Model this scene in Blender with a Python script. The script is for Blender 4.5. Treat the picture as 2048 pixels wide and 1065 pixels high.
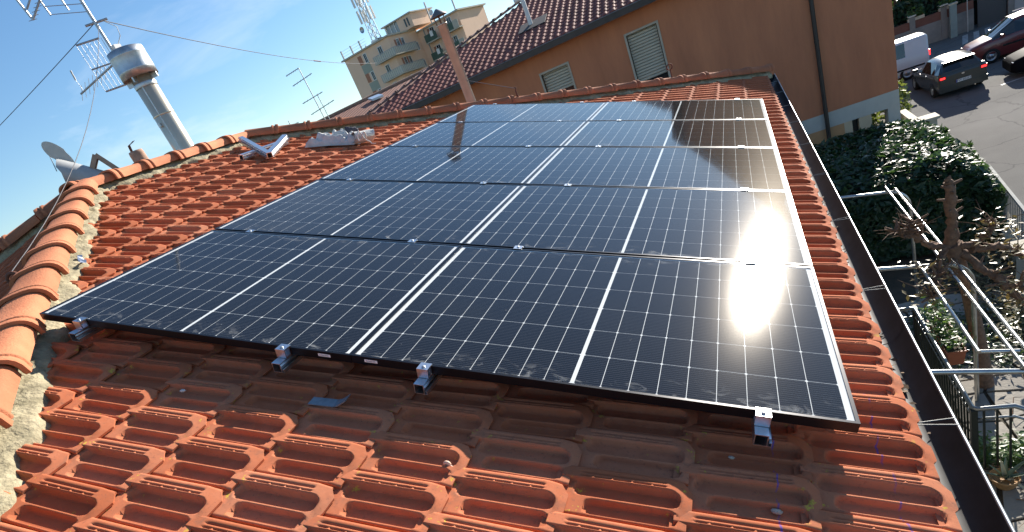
import bpy, bmesh, math, random
from mathutils import Vector, Matrix, noise
R = math.radians
for o in list(bpy.data.objects):
    bpy.data.objects.remove(o, do_unlink=True)
scene = bpy.context.scene
col = scene.collection
rng = random.Random(7)

# ------------------------------------------------------------------ camera, sky, sun, exposure
cam_d = bpy.data.cameras.new('camera'); cam = bpy.data.objects.new('camera', cam_d); col.objects.link(cam)
cam_d.sensor_width = 36.0; cam_d.lens = 36.0 * 1110.73 / 2048
cam_d.shift_x = 12.83 / 2048; cam_d.shift_y = 177.5 / 2048
cam_d.clip_start = 0.05; cam_d.clip_end = 4000
_r = Vector((0.87391, 0.31489, -0.36988)); _d = Vector((-0.16245, -0.52792, -0.83356)); _f = Vector((-0.45775, 0.78857, -0.41022))
cm = Matrix(((_r.x, -_d.x, -_f.x, -0.131), (_r.y, -_d.y, -_f.y, -1.495), (_r.z, -_d.z, -_f.z, 1.214), (0, 0, 0, 1)))
cam.matrix_world = cm
scene.camera = cam

SUN_EL, SUN_AZ = R(21.2), R(14.4)          # azimuth from +Y towards +X
world = bpy.data.worlds.new('World'); scene.world = world; world.use_nodes = True
wn = world.node_tree.nodes; wl = world.node_tree.links
for n in list(wn): wn.remove(n)
w_out = wn.new('ShaderNodeOutputWorld'); w_bg = wn.new('ShaderNodeBackground'); w_sky = wn.new('ShaderNodeTexSky')
w_sky.sky_type = 'NISHITA'; w_sky.sun_disc = False
w_sky.sun_elevation = SUN_EL; w_sky.sun_rotation = SUN_AZ
w_sky.altitude = 50; w_sky.air_density = 1.0; w_sky.dust_density = 0.12; w_sky.ozone_density = 3.2
w_bg.inputs['Strength'].default_value = 0.082
# thin wind-drawn cloud, placed by direction on the sky
w_tc = wn.new('ShaderNodeTexCoord'); w_map = wn.new('ShaderNodeMapping'); w_map.inputs['Scale'].default_value = (1.3, 1.3, 5.0)
w_map.inputs['Rotation'].default_value = (0.0, 0.25, 0.5)
w_ns = wn.new('ShaderNodeTexNoise'); w_ns.inputs['Scale'].default_value = 2.1; w_ns.inputs['Detail'].default_value = 7; w_ns.inputs['Roughness'].default_value = 0.62
w_ns.inputs['Distortion'].default_value = 0.4
w_cr = wn.new('ShaderNodeMapRange'); w_cr.inputs['From Min'].default_value = 0.50; w_cr.inputs['From Max'].default_value = 0.80; w_cr.inputs['To Max'].default_value = 0.7
w_sep = wn.new('ShaderNodeSeparateXYZ'); w_hz = wn.new('ShaderNodeMapRange')
w_hz.inputs['From Min'].default_value = 0.02; w_hz.inputs['From Max'].default_value = 0.35; w_hz.inputs['To Min'].default_value = 1.0; w_hz.inputs['To Max'].default_value = 0.4  # cloud thins with height; extra cloud overhead, out of view, whitens the shade
w_mu = wn.new('ShaderNodeMath'); w_mu.operation = 'MULTIPLY'
w_mix = wn.new('ShaderNodeMix'); w_mix.data_type = 'RGBA'
w_mix.inputs['B'].default_value = (6.2, 6.9, 7.6, 1)
wl.new(w_tc.outputs['Generated'], w_map.inputs['Vector']); wl.new(w_map.outputs[0], w_ns.inputs['Vector'])
wl.new(w_tc.outputs['Generated'], w_sep.inputs[0]); wl.new(w_sep.outputs['Z'], w_hz.inputs['Value'])
wl.new(w_ns.outputs['Fac'], w_cr.inputs['Value']); wl.new(w_cr.outputs[0], w_mu.inputs[0]); wl.new(w_hz.outputs[0], w_mu.inputs[1])
wl.new(w_mu.outputs[0], w_mix.inputs['Factor'])
w_hs = wn.new('ShaderNodeHueSaturation'); w_hs.inputs['Saturation'].default_value = 1.10; wl.new(w_sky.outputs[0], w_hs.inputs['Color']); wl.new(w_hs.outputs[0], w_mix.inputs['A'])
wl.new(w_mix.outputs['Result'], w_bg.inputs['Color']); wl.new(w_bg.outputs[0], w_out.inputs['Surface'])

sun_d = bpy.data.lights.new('sun', 'SUN'); sun_d.energy = 5.0; sun_d.angle = R(0.55); sun_d.color = (1.0, 0.93, 0.83)
sun = bpy.data.objects.new('sun', sun_d); col.objects.link(sun)
sdir = Vector((math.sin(SUN_AZ) * math.cos(SUN_EL), math.cos(SUN_AZ) * math.cos(SUN_EL), math.sin(SUN_EL)))
sun.rotation_euler = (-sdir).to_track_quat('-Z', 'Y').to_euler()
sun.location = (6, 25, 14)
scene.view_settings.view_transform = 'Standard'; scene.view_settings.look = 'None'
scene.view_settings.gamma = 1.0; scene.view_settings.exposure = 1.08
scene.cycles.use_denoising = True
scene.cycles.max_bounces = 6; scene.cycles.transparent_max_bounces = 12
scene.cycles.sample_clamp_indirect = 6.0

# ------------------------------------------------------------------ helpers
class MB:
    """collects faces for one mesh object"""
    def __init__(s): s.v = []; s.f = []; s.sm = []
    def add(s, vs, fs, smooth=False):
        b = len(s.v); s.v += [tuple(x) for x in vs]; s.f += [tuple(i + b for i in f) for f in fs]; s.sm += [smooth] * len(fs); return s
    def box(s, lo, hi, M=None):
        x0, y0, z0 = lo; x1, y1, z1 = hi
        vs = [Vector(p) for p in ((x0,y0,z0),(x1,y0,z0),(x1,y1,z0),(x0,y1,z0),(x0,y0,z1),(x1,y0,z1),(x1,y1,z1),(x0,y1,z1))]
        if M: vs = [M @ p for p in vs]
        return s.add(vs, [(0,3,2,1),(4,5,6,7),(0,1,5,4),(1,2,6,5),(2,3,7,6),(3,0,4,7)])
    def cbox(s, c, size, M=None):
        return s.box([c[i] - size[i] / 2 for i in range(3)], [c[i] + size[i] / 2 for i in range(3)], M)
    def tube(s, pts, r, n=8, closed=False, cap=True, smooth=True):
        pts = [Vector(p) for p in pts]; N = len(pts)
        rs = r if isinstance(r, (list, tuple)) else [r] * N
        t0 = (pts[1] - pts[0]).normalized()
        up = Vector((0, 0, 1)) if abs(t0.z) < 0.9 else Vector((1, 0, 0))
        a = t0.cross(up).normalized(); vs = []
        for i, p in enumerate(pts):
            if closed: t = (pts[(i + 1) % N] - pts[i - 1])
            elif i == 0: t = pts[1] - p
            elif i == N - 1: t = p - pts[i - 1]
            else: t = (pts[i + 1] - p).normalized() + (p - pts[i - 1]).normalized()
            t = t.normalized(); a = (a - t * a.dot(t)).normalized(); b = t.cross(a)
            vs += [p + (a * math.cos(k * 2 * math.pi / n) + b * math.sin(k * 2 * math.pi / n)) * rs[i] for k in range(n)]
        fs = []
        for i in range(N if closed else N - 1):
            j = (i + 1) % N
            fs += [(i*n+k, i*n+(k+1)%n, j*n+(k+1)%n, j*n+k) for k in range(n)]
        s.add(vs, fs, smooth)
        if cap and not closed:
            s.add(vs[:n], [tuple(reversed(range(n)))]); s.add(vs[-n:], [tuple(range(n))])
        return s
    def lathe(s, prof, c=(0,0,0), n=24, M=None, smooth=True):
        """prof: (radius, z) list, about a vertical axis through c"""
        vs = []
        for r_, z_ in prof:
            for k in range(n):
                p = Vector((c[0] + r_*math.cos(2*math.pi*k/n), c[1] + r_*math.sin(2*math.pi*k/n), c[2] + z_))
                vs.append(M @ p if M else p)
        fs = [(i*n+k, i*n+(k+1)%n, (i+1)*n+(k+1)%n, (i+1)*n+k) for i in range(len(prof)-1) for k in range(n)]
        return s.add(vs, fs, smooth)
    def prism(s, poly, z0, z1, M=None):
        n = len(poly); vs = [Vector((x, y, z0)) for x, y in poly] + [Vector((x, y, z1)) for x, y in poly]
        if M: vs = [M @ p for p in vs]
        return s.add(vs, [tuple(reversed(range(n))), tuple(range(n, 2*n))] + [(i, (i+1)%n, n+(i+1)%n, n+i) for i in range(n)])
    def mesh(s, name, mat):
        me = bpy.data.meshes.new(name); me.from_pydata(s.v, [], s.f)
        me.polygons.foreach_set('use_smooth', s.sm)
        mats = mat if isinstance(mat, (list, tuple)) else [mat]
        for m in mats: me.materials.append(m)
        me.update(); return me
    def build(s, name, mat, parent=None):
        """parent None: a top-level object with its origin at the bottom centre of its shape"""
        if parent is None:
            xs = [p[0] for p in s.v]; ys = [p[1] for p in s.v]; zs = [p[2] for p in s.v]
            c = Vector(((min(xs)+max(xs))/2, (min(ys)+max(ys))/2, min(zs)))
            s.v = [(p[0]-c.x, p[1]-c.y, p[2]-c.z) for p in s.v]
            o = bpy.data.objects.new(name, s.mesh(name, mat)); o.location = c; col.objects.link(o); return o
        o = bpy.data.objects.new(name, s.mesh(name, mat)); col.objects.link(o); attach(o, parent); return o

def attach(o, parent):
    o.parent = parent
    if parent.type == 'EMPTY': o.location = o.location - parent.location   # shapes are written in world coordinates
def tag(o, label=None, cat=None, group=None, kind=None):
    if label: o['label'] = label
    if cat: o['category'] = cat
    if group: o['group'] = group
    if kind: o['kind'] = kind
    return o
def thing(name, loc, label, cat, group=None):
    o = bpy.data.objects.new(name, None); o.empty_display_size = 0.2; o.location = loc; col.objects.link(o)
    return tag(o, label, cat, group)
def inst(name, me, M, parent):
    """an object that shares mesh data, placed by a world matrix under a parent (unrotated)"""
    o = bpy.data.objects.new(name, me); col.objects.link(o); o.parent = parent
    if parent.type == 'EMPTY': M = Matrix.Translation(-parent.location) @ M
    o.matrix_basis = M; return o
def arc(c, r, a0, a1, n, ax, ay):
    c = Vector(c); ax = Vector(ax); ay = Vector(ay)
    return [c + (ax*math.cos(a0+(a1-a0)*i/n) + ay*math.sin(a0+(a1-a0)*i/n))*r for i in range(n+1)]

def mat(name, c, rough=0.6, metal=0.0, var=0.0, scale=6.0, c2=None, bump=0.0, bscale=60.0, spec=0.5, coat=0.0, emit=0.0, objvar=0.0, coat_rough=0.08, stretch=None):
    m = bpy.data.materials.new(name); m.use_nodes = True; nt = m.node_tree; b = nt.nodes['Principled BSDF']
    b.inputs['Roughness'].default_value = rough; b.inputs['Metallic'].default_value = metal; b.inputs['Specular IOR Level'].default_value = spec
    b.inputs['Base Color'].default_value = (*c, 1)
    if coat: b.inputs['Coat Weight'].default_value = coat; b.inputs['Coat Roughness'].default_value = coat_rough
    if emit: b.inputs['Emission Color'].default_value = (*c, 1); b.inputs['Emission Strength'].default_value = emit
    src = None
    if var or c2:
        g = nt.nodes.new('ShaderNodeNewGeometry'); n = nt.nodes.new('ShaderNodeTexNoise'); n.inputs['Scale'].default_value = scale; n.inputs['Detail'].default_value = 6; n.inputs['Roughness'].default_value = 0.65
        if stretch:
            mp = nt.nodes.new('ShaderNodeMapping'); mp.inputs['Scale'].default_value = stretch; nt.links.new(g.outputs['Position'], mp.inputs['Vector']); nt.links.new(mp.outputs[0], n.inputs['Vector'])
        else: nt.links.new(g.outputs['Position'], n.inputs['Vector'])
        mr = nt.nodes.new('ShaderNodeMapRange'); mr.inputs['From Min'].default_value = 0.32; mr.inputs['From Max'].default_value = 0.68
        nt.links.new(n.outputs['Fac'], mr.inputs['Value'])
        mx = nt.nodes.new('ShaderNodeMix'); mx.data_type = 'RGBA'
        a = c; d = c2 if c2 else tuple(max(0, x*(1-var)) for x in c)
        if not c2: a = tuple(min(1, x*(1+var)) for x in c)
        mx.inputs['A'].default_value = (*a, 1); mx.inputs['B'].default_value = (*d, 1)
        nt.links.new(mr.outputs[0], mx.inputs['Factor']); src = mx.outputs['Result']
    if objvar:
        oi = nt.nodes.new('ShaderNodeObjectInfo'); hs = nt.nodes.new('ShaderNodeHueSaturation'); mr2 = nt.nodes.new('ShaderNodeMapRange')
        mr2.inputs['To Min'].default_value = 1-objvar; mr2.inputs['To Max'].default_value = 1+objvar
        nt.links.new(oi.outputs['Random'], mr2.inputs['Value']); nt.links.new(mr2.outputs[0], hs.inputs['Value'])
        if src: nt.links.new(src, hs.inputs['Color'])
        else: hs.inputs['Color'].default_value = (*c, 1)
        src = hs.outputs['Color']
    if src: nt.links.new(src, b.inputs['Base Color'])
    if bump:
        g2 = nt.nodes.new('ShaderNodeNewGeometry'); n2 = nt.nodes.new('ShaderNodeTexNoise'); n2.inputs['Scale'].default_value = bscale; n2.inputs['Detail'].default_value = 5
        nt.links.new(g2.outputs['Position'], n2.inputs['Vector'])
        bp = nt.nodes.new('ShaderNodeBump'); bp.inputs['Strength'].default_value = bump; bp.inputs['Distance'].default_value = 0.01
        nt.links.new(n2.outputs['Fac'], bp.inputs['Height']); nt.links.new(bp.outputs['Normal'], b.inputs['Normal'])
    return m

# the roof plane: e1 down the slope (towards the gutter), e2 along the gutter (away), e3 out of the roof; panel tops lie at e3 = 0
PA = R(18.9); cA, sA = math.cos(PA), math.sin(PA)
RM = Matrix(((cA, 0, sA, 0), (0, 1, 0, 0), (-sA, 0, cA, 0), (0, 0, 0, 1)))
def RP(a, b, c=0.0): return RM @ Vector((a, b, c))
STREET, GARDEN = -6.6, -4.75
# ------------------------------------------------------------------ materials of the roof
def tile_material():
    m = bpy.data.materials.new('terracotta'); m.use_nodes = True; nt = m.node_tree; N = nt.nodes; L = nt.links; b = N['Principled BSDF']
    b.inputs['Roughness'].default_value = 0.9; b.inputs['Specular IOR Level'].default_value = 0.10
    g = N.new('ShaderNodeNewGeometry')
    def noise_(s, d=6, r=0.6):
        n = N.new('ShaderNodeTexNoise'); n.inputs['Scale'].default_value = s; n.inputs['Detail'].default_value = d; n.inputs['Roughness'].default_value = r
        L.new(g.outputs['Position'], n.inputs['Vector']); return n.outputs['Fac']
    def rng_(v, a, c, lo=0.0, hi=1.0):
        n = N.new('ShaderNodeMapRange'); n.inputs['From Min'].default_value = a; n.inputs['From Max'].default_value = c; n.inputs['To Min'].default_value = lo; n.inputs['To Max'].default_value = hi
        L.new(v, n.inputs['Value']); return n.outputs[0]
    def mth(op, a, c):
        n = N.new('ShaderNodeMath'); n.operation = op
        for i, x in enumerate((a, c)):
            if isinstance(x, (int, float)): n.inputs[i].default_value = x
            else: L.new(x, n.inputs[i])
        return n.outputs[0]
    def mix_(f, a, c):
        n = N.new('ShaderNodeMix'); n.data_type = 'RGBA'; L.new(f, n.inputs['Factor'])
        for k, x in (('A', a), ('B', c)):
            if isinstance(x, tuple): n.inputs[k].default_value = (*x, 1)
            else: L.new(x, n.inputs[k])
        return n.outputs['Result']
    oi = N.new('ShaderNodeObjectInfo')
    base = mix_(rng_(noise_(3.1), 0.35, 0.65), (0.52, 0.168, 0.082), (0.45, 0.136, 0.062))
    base = mix_(rng_(noise_(26), 0.42, 0.72, 0, 0.45), base, (0.56, 0.21, 0.115))
    base = mix_(rng_(oi.outputs['Random'], 0.35, 1, 0, 0.75), base, (0.37, 0.105, 0.046))
    base = mix_(rng_(oi.outputs['Random'], 0.30, 0, 0, 0.6), base, (0.50, 0.21, 0.12))
    base = mix_(rng_(noise_(1.3, 4), 0.45, 0.7, 0, 0.35), base, (0.33, 0.115, 0.058))      # weathered areas
    base = mix_(rng_(noise_(8, 8, 0.75), 0.56, 0.72, 0, 0.45), base, (0.30, 0.115, 0.07))
    base = mix_(rng_(noise_(70, 5, 0.7), 0.57, 0.66, 0, 0.5), base, (0.24, 0.10, 0.065))     # soot and pitting
    base = mix_(rng_(noise_(140, 3), 0.62, 0.75, 0, 0.35), base, (0.25, 0.09, 0.06))     # grit specks
    # place on the roof: e1, e2
    sp = N.new('ShaderNodeSeparateXYZ'); L.new(g.outputs['Position'], sp.inputs[0])
    e1 = mth('SUBTRACT', mth('MULTIPLY', sp.outputs['X'], cA), mth('MULTIPLY', sp.outputs['Z'], sA))
    # joints collect grime and lichen
    fr = mth('FRACT', mth('DIVIDE', mth('ADD', e1, 34.2 - 0.243), 0.342), 0.0)
    joint = mth('MAXIMUM', rng_(fr, 0.80, 1.0), rng_(fr, 0.14, 0.0))
    grime = mth('MULTIPLY', joint, rng_(noise_(17, 5), 0.52, 0.68, 0, 0.5))
    base = mix_(grime, base, (0.13, 0.10, 0.075))
    near = rng_(sp.outputs['Y'], 1.6, -0.1)
    lich = mth('MULTIPLY', rng_(noise_(21, 8, 0.7), 0.615, 0.635), rng_(joint, 0.05, 0.5))
    lich = mth('MULTIPLY', mth('MAXIMUM', lich, mth('MULTIPLY', rng_(noise_(33, 4), 0.69, 0.705), 0.55)), near)
    base = mix_(mth('MULTIPLY', lich, rng_(noise_(150, 3), 0.35, 0.6, 0.2, 0.95)), base, (0.55, 0.44, 0.05))
    # blue chalk line snapped along the course, rubbed off in places
    for pos, w_, lim in ((-0.21, 0.0035, 0.02), (0.10, 0.004, 0.3)):
        wob = mth('MULTIPLY', mth('SUBTRACT', noise_(5), 0.5), 0.05)
        ch = rng_(mth('ABSOLUTE', mth('ADD', mth('SUBTRACT', e1, pos), wob), 0), w_, w_ * 0.3)
        ch = mth('MULTIPLY', ch, rng_(noise_(12), 0.46, 0.58, 0, 0.75)); ch = mth('MULTIPLY', ch, rng_(sp.outputs['Y'], lim + 0.1, lim))
        base = mix_(ch, base, (0.05, 0.07, 0.42))
    L.new(base, b.inputs['Base Color'])
    bp = N.new('ShaderNodeBump'); bp.inputs['Strength'].default_value = 0.25; bp.inputs['Distance'].default_value = 0.002
    L.new(noise_(180, 5, 0.7), bp.inputs['Height']); L.new(bp.outputs['Normal'], b.inputs['Normal'])
    return m
TERRA = tile_material()
CAPM = mat('ridge_terracotta', (0.50, 0.19, 0.095), 0.85, c2=(0.42, 0.15, 0.072), scale=9, bump=0.45, bscale=110, objvar=0.16, spec=0.25)
MORTAR = mat('mortar', (0.42, 0.36, 0.23), 0.9, c2=(0.20, 0.17, 0.10), scale=16, bump=1.0, bscale=55)
ZINC_D = mat('gutter_dark_metal', (0.060, 0.061, 0.062), 0.55, metal=0.15, c2=(0.032, 0.031, 0.030), scale=5, spec=0.35)
ALU = mat('mill_aluminium', (0.66, 0.67, 0.69), 0.32, metal=1.0, var=0.08, scale=30)
STEEL = mat('polished_steel', (0.60, 0.53, 0.40), 0.30, metal=0.6, var=0.10, scale=3)
GALV = mat('galvanised_steel', (0.46, 0.48, 0.49), 0.42, metal=0.9, var=0.16, scale=14)
WIRE = mat('guy_wire_steel', (0.10, 0.10, 0.11), 0.7)
STRAPM = mat('strap_steel', (0.22, 0.22, 0.21), 0.55, metal=0.5)
RUST = mat('rusty_iron', (0.16, 0.065, 0.04), 0.8, metal=0.3, var=0.3, scale=40)
BLACKFR = mat('black_anodised', (0.022, 0.022, 0.025), 0.28, metal=0.7)
RENDERW = mat('house_render', (0.62, 0.52, 0.38), 0.85, var=0.08, scale=2, bump=0.3, bscale=40)

# ------------------------------------------------------------------ our house: walls, hipped roof, tiles, caps, gutter
TB = -0.168                                                    # e3 of the tile beds
A1, A2, EV = (-5.88, 2.147), (-5.88, 4.27), 0.25                # ridge ends and eave line in (e1, e2)
NE2 = A1[1] - (EV - A1[0]) * cA                                # near eave corner
FE2 = 8.92                                                     # far eave corner
pA1, pA2 = RP(*A1, TB), RP(*A2, TB); pN, pF = RP(EV, NE2, TB), RP(EV, FE2, TB)
ridgeX = pA1.x; LX = 2 * ridgeX - pN.x
pNL = Vector((LX, pN.y, pN.z)); pFL = Vector((LX, pF.y, pF.z))
house = thing('house', (-5.9, 3.0, GARDEN), 'cream house with hipped terracotta tile roof carrying the solar panels', 'house')
wx0, wx1, wy0, wy1 = LX + 0.35, pN.x - 0.30, pN.y + 0.35, pF.y - 0.35
wb = MB()
wb.box((wx0, wy0, STREET), (wx1, wy1, pN.z - 0.12)); wb.build('wall', RENDERW, house)
db = MB(); dn = Vector((0, 0, -0.018))
top = [p + dn for p in (pN, pF, pFL, pNL, pA1, pA2)]
bot = [Vector((p.x, p.y, p.z - 0.10)) for p in top[:4]]
db.add(top + bot, [(0, 1, 5, 4), (1, 2, 5), (2, 3, 4, 5), (3, 0, 4), (0, 6, 7, 1), (1, 7, 8, 2), (2, 8, 9, 3), (3, 9, 6, 0), (9, 8, 7, 6)])
roof = db.build('roof', mat('roof_underlay', (0.16, 0.06, 0.035), 0.9, var=0.2, scale=6), house)

TL, TW = 0.342, 0.1935
def smooth01(x): x = max(0.0, min(1.0, x)); return x * x * (3 - 2 * x)
def stadium(u, v, u0, u1, v0, v1):
    """signed distance, negative inside, of a long slot with round ends"""
    r = (v1 - v0) / 2; vc = (v0 + v1) / 2; a = u0 + r; c = u1 - r
    du = 0 if a <= u <= c else (a - u if u < a else u - c)
    return math.hypot(du, v - vc) - r
def tile_height(u, v):
    low = 0.0205 - 0.006 * max(0.0, min(1.0, (u - 0.300) / 0.040))
    # grooved band standing proud on the far side; it wraps round the end of the upper slot and falls to the lower end
    if u <= 0.287: vb = 0.1310
    elif u < 0.3145: vb = 0.1040 + math.sqrt(max(0.0, 0.0275 ** 2 - (u - 0.287) ** 2))
    else: vb = 0.1040 - 0.027 * smooth01((u - 0.3145) / 0.006)
    t = smooth01((v - vb + 0.003) / 0.005); k = smooth01((u - 0.310) / 0.012)
    t = (t * (1 - k) + smooth01((v - 0.05) / 0.075) * k) * smooth01((0.184 - v) / 0.006)
    band = 0.0120 + 0.003 * (0.178 - v) / 0.05
    cross = max(smooth01(1 - abs(u - gu) / 0.0055) for gu in (0.06, 0.117, 0.175, 0.233))
    for gv in (0.1425, 0.1575):
        gr0 = 0.0062 * smooth01(1.3 - abs(v - gv) / 0.0036) * smooth01((u - 0.022) / 0.006) * smooth01((0.276 - u) / 0.006)
        band -= gr0 * (1 - (cross if gv < 0.15 else 0))
    if 0.128 < v < 0.150: band += 0.0012 * cross
    h = low + (band + 0.0215 - low) * t * (1 - 0.92 * max(0.0, min(1.0, (u - 0.276) / 0.066)))
    if v > 0.184: h -= 0.013 * smooth01((v - 0.184) / 0.003)
    s1 = smooth01(0.5 - stadium(u, v, 0.010, 0.315, 0.0765, 0.1320) / 0.0050)
    h += (0.0035 - h) * s1
    s2 = smooth01(0.5 - stadium(u, v, 0.048, 0.311, 0.0095, 0.0650) / 0.0050)
    h += (0.0 - h) * s2
    h -= 0.003 * smooth01((0.006 - v) / 0.006)
    return h + 0.017 * (u / TL)
def u_end(v):
    if v < 0.066: return 0.336
    if v < 0.084: return 0.336 + 0.012 * smooth01((v - 0.066) / 0.018)
    if v < 0.147: return 0.348
    return 0.348 - 0.028 * min(1.0, (v - 0.147) / 0.034)
def tile_mesh(vl, ul):
    mb = MB(); nv = len(vl); vs = []; fs = []
    for fu in ul:
        for v in vl:
            ue = u_end(v); u = fu * ue / 0.348 if fu > 0.2 else fu
            if fu > 0.2: u = 0.2 + (fu - 0.2) * (ue - 0.2) / 0.148
            vs.append((u, v, tile_height(u, v)))
    nu = len(ul)
    for i in range(nu - 1):
        for j in range(nv - 1): fs.append((i*nv+j, (i+1)*nv+j, (i+1)*nv+j+1, i*nv+j+1))
    mb.add(vs, fs, True)
    # lower end and side skirts
    e = [vs[(nu-1)*nv + j] for j in range(nv)]; lo = [(x - 0.001, y, z - 0.009) for x, y, z in e]; inn = [(x - 0.045, y, z - 0.010) for x, y, z in e]
    mb.add(e + lo, [(j, nv + j, nv + j + 1, j + 1) for j in range(nv - 1)]); mb.add(lo + inn, [(j, nv + j, nv + j + 1, j + 1) for j in range(nv - 1)])
    for jj in (0, nv - 1):
        e = [vs[i*nv + jj] for i in range(nu)]; lo = [(x, y, -0.004) for x, y, z in e]; n = nu
        mb.add(e + lo, [(i, i+1, n+i+1, n+i) if jj == nv-1 else (i, n+i, n+i+1, i+1) for i in range(nu - 1)])
    return mb
VL = [0, .0035, .0065, .0085, .0105, .0125, .020, .0375, .054, .062, .064, .066, .068, .071, .0738, .0755, .0775, .0795, .085, .093, .1045, .116, .124, .1285, .1305, .1325, .136, .1385, .1405, .1445, .1465, .1535, .1555, .1595, .1615, .171, .178, .184, .187, .1915]
UL = [-0.035, 0, .006, .010, .016, .026, .036, .041, .045, .050, .060, .066, .078, .111, .117, .123, .15, .169, .175, .181, .20, .227, .233, .239, .256, .262, .268, .274, .279, .284, .288, .292, .297, .301, .305, .308, .311, .314, .318, .325, .336, .348]
VLo = [0, .0065, .0125, .02, .0375, .055, .062, .068, .0735, .0795, .088, .1045, .121, .1285, .1325, .1395, .1425, .146, .155, .1575, .160, .178, .184, .187, .1915]
ULo = [-0.02, 0.005, .02, .046, .056, .12, .2, .262, .272, .282, .292, .300, .306, .312, .320, .348]
T_HI = tile_mesh(VL, UL); T_LO = tile_mesh(VLo, ULo)
ME_HI = T_HI.mesh('roof_tile', TERRA)
def near_hip(b): return A1[0] + (A1[1] - b) / cA                # e1 of the near hip at e2 = b
FS = (FE2 - A2[1]) / (EV - A2[0])
def in_view(p):
    d = cm.inverted() @ p
    if d.z > -0.05: return False
    x = d.x / -d.z * 1110.73 + 1011.17; y = -d.y / -d.z * 1110.73 + 710
    return -60 < x < 2110 and -60 < y < 1140
slots = []
for k in range(0, 20):
    low = 0.243 - TL * k; off = 0.024 if k % 2 else 0.117
    j0 = int(math.floor((NE2 - off) / TW)) - 1
    for j in range(j0, int((FE2 - off) / TW) + 2):
        tip = off + TW * j; b0 = tip - 0.147; a0 = low - 0.348
        cs = [(a0 + du, b0 + dv) for du in (0.0, TL) for dv in (0.0, TW)]
        def inside(p):
            a, b = p
            ok = a > A1[0] - 0.02
            if b < A1[1]: ok = ok and a > near_hip(b)
            if b > A2[1]: ok = ok and b < A2[1] + (a - A2[0]) * FS
            return ok
        ins = [inside(c) for c in cs]
        if not any(ins): continue
        ca, cb = a0 + TL/2, b0 + TW/2
        hidden = -3.16 < ca < -0.25 and 0.30 < cb < 5.55
        if hidden or cb < -2.6: continue
        P = RP(ca, cb, TB); dist = (P - Vector((-0.131, -1.495, 1.214))).length
        slots.append((dist, a0, b0, all(ins), in_view(P)))
slots.sort()
picked = [s for s in slots if s[4]][:300]; pick = set((s[1], s[2]) for s in picked)
rest = MB()
def cut_tile(src, M, cuts):
    bm = bmesh.new(); me = src.mesh('tmp', TERRA); bm.from_mesh(me); bpy.data.meshes.remove(me); bm.transform(M)
    for co, no in cuts:
        bmesh.ops.bisect_plane(bm, geom=bm.verts[:] + bm.edges[:] + bm.faces[:], plane_co=co, plane_no=no, clear_outer=True)
    return bm
_hn = RM.to_3x3() @ Vector((-1, -1 / 1.0 * (1 / cA) ** 0, 0))
near_no = (RM.to_3x3() @ Vector((-1.0, -1.0 / cA, 0))).normalized()          # points past the near hip
far_no = (RM.to_3x3() @ Vector((-FS, 1.0, 0))).normalized()
cuts_all = [(pA1, near_no), (pA2, far_no), (pA1, RM.to_3x3() @ Vector((-1, 0, 0)))]
trng = random.Random(3)
for dist, a0, b0, full, vis in slots:
    jit = Matrix.Translation((trng.uniform(-.003, .003), trng.uniform(-.0015, .0015), trng.uniform(-.001, .001))) @ Matrix.Rotation(R(trng.uniform(-.8, .8)), 4, 'Z') @ Matrix.Rotation(R(trng.uniform(-.35, .35)), 4, 'Y')
    M = RM @ Matrix.Translation((a0, b0, TB)) @ jit
    if (a0, b0) in pick:
        if full: inst('roof_tile', ME_HI, M, roof)
        else:
            bm = cut_tile(T_HI, M, cuts_all); me = bpy.data.meshes.new('roof_tile'); bm.to_mesh(me); bm.free(); me.materials.append(TERRA)
            if len(me.polygons): inst('roof_tile', me, Matrix.Identity(4), roof)
    elif full: rest.add([M @ Vector(p) for p in T_LO.v], T_LO.f, True)
    else:
        bm = cut_tile(T_LO, M, cuts_all); bm.verts.index_update()
        rest.add([v.co[:] for v in bm.verts], [[v.index for v in f.verts] for f in bm.faces], True); bm.free()
# the hip end left of the near hip, same tiles on its own slope
NM = Matrix(((0, 1, 0, 0), (-cA, 0, -sA, 0), (-sA, 0, cA, 0), (0, 0, 0, 1))); NM.translation = pA1
for k in range(13):
    low = TL * (k + 1) - 0.05; w = low * cA + 0.3
    for j in range(int(-w / TW) - 1, int(w / TW) + 2):
        b0 = TW * (j + (0.5 if k % 2 else 0)); a0 = low - 0.348
        if abs(b0 + TW/2) > (a0 + TL) * cA + 0.2 or b0 > 3.2: continue
        bm = cut_tile(T_LO, NM @ Matrix.Translation((a0, b0, 0)), [(pA1, Vector((1, 1, 0)).normalized()), (pA1, Vector((-1, 1, 0)).normalized())])
        bm.verts.index_update(); rest.add([v.co[:] for v in bm.verts], [[v.index for v in f.verts] for f in bm.faces], True); bm.free()
tag(rest.build('roof_tile_field', TERRA, roof), kind='stuff')

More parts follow.
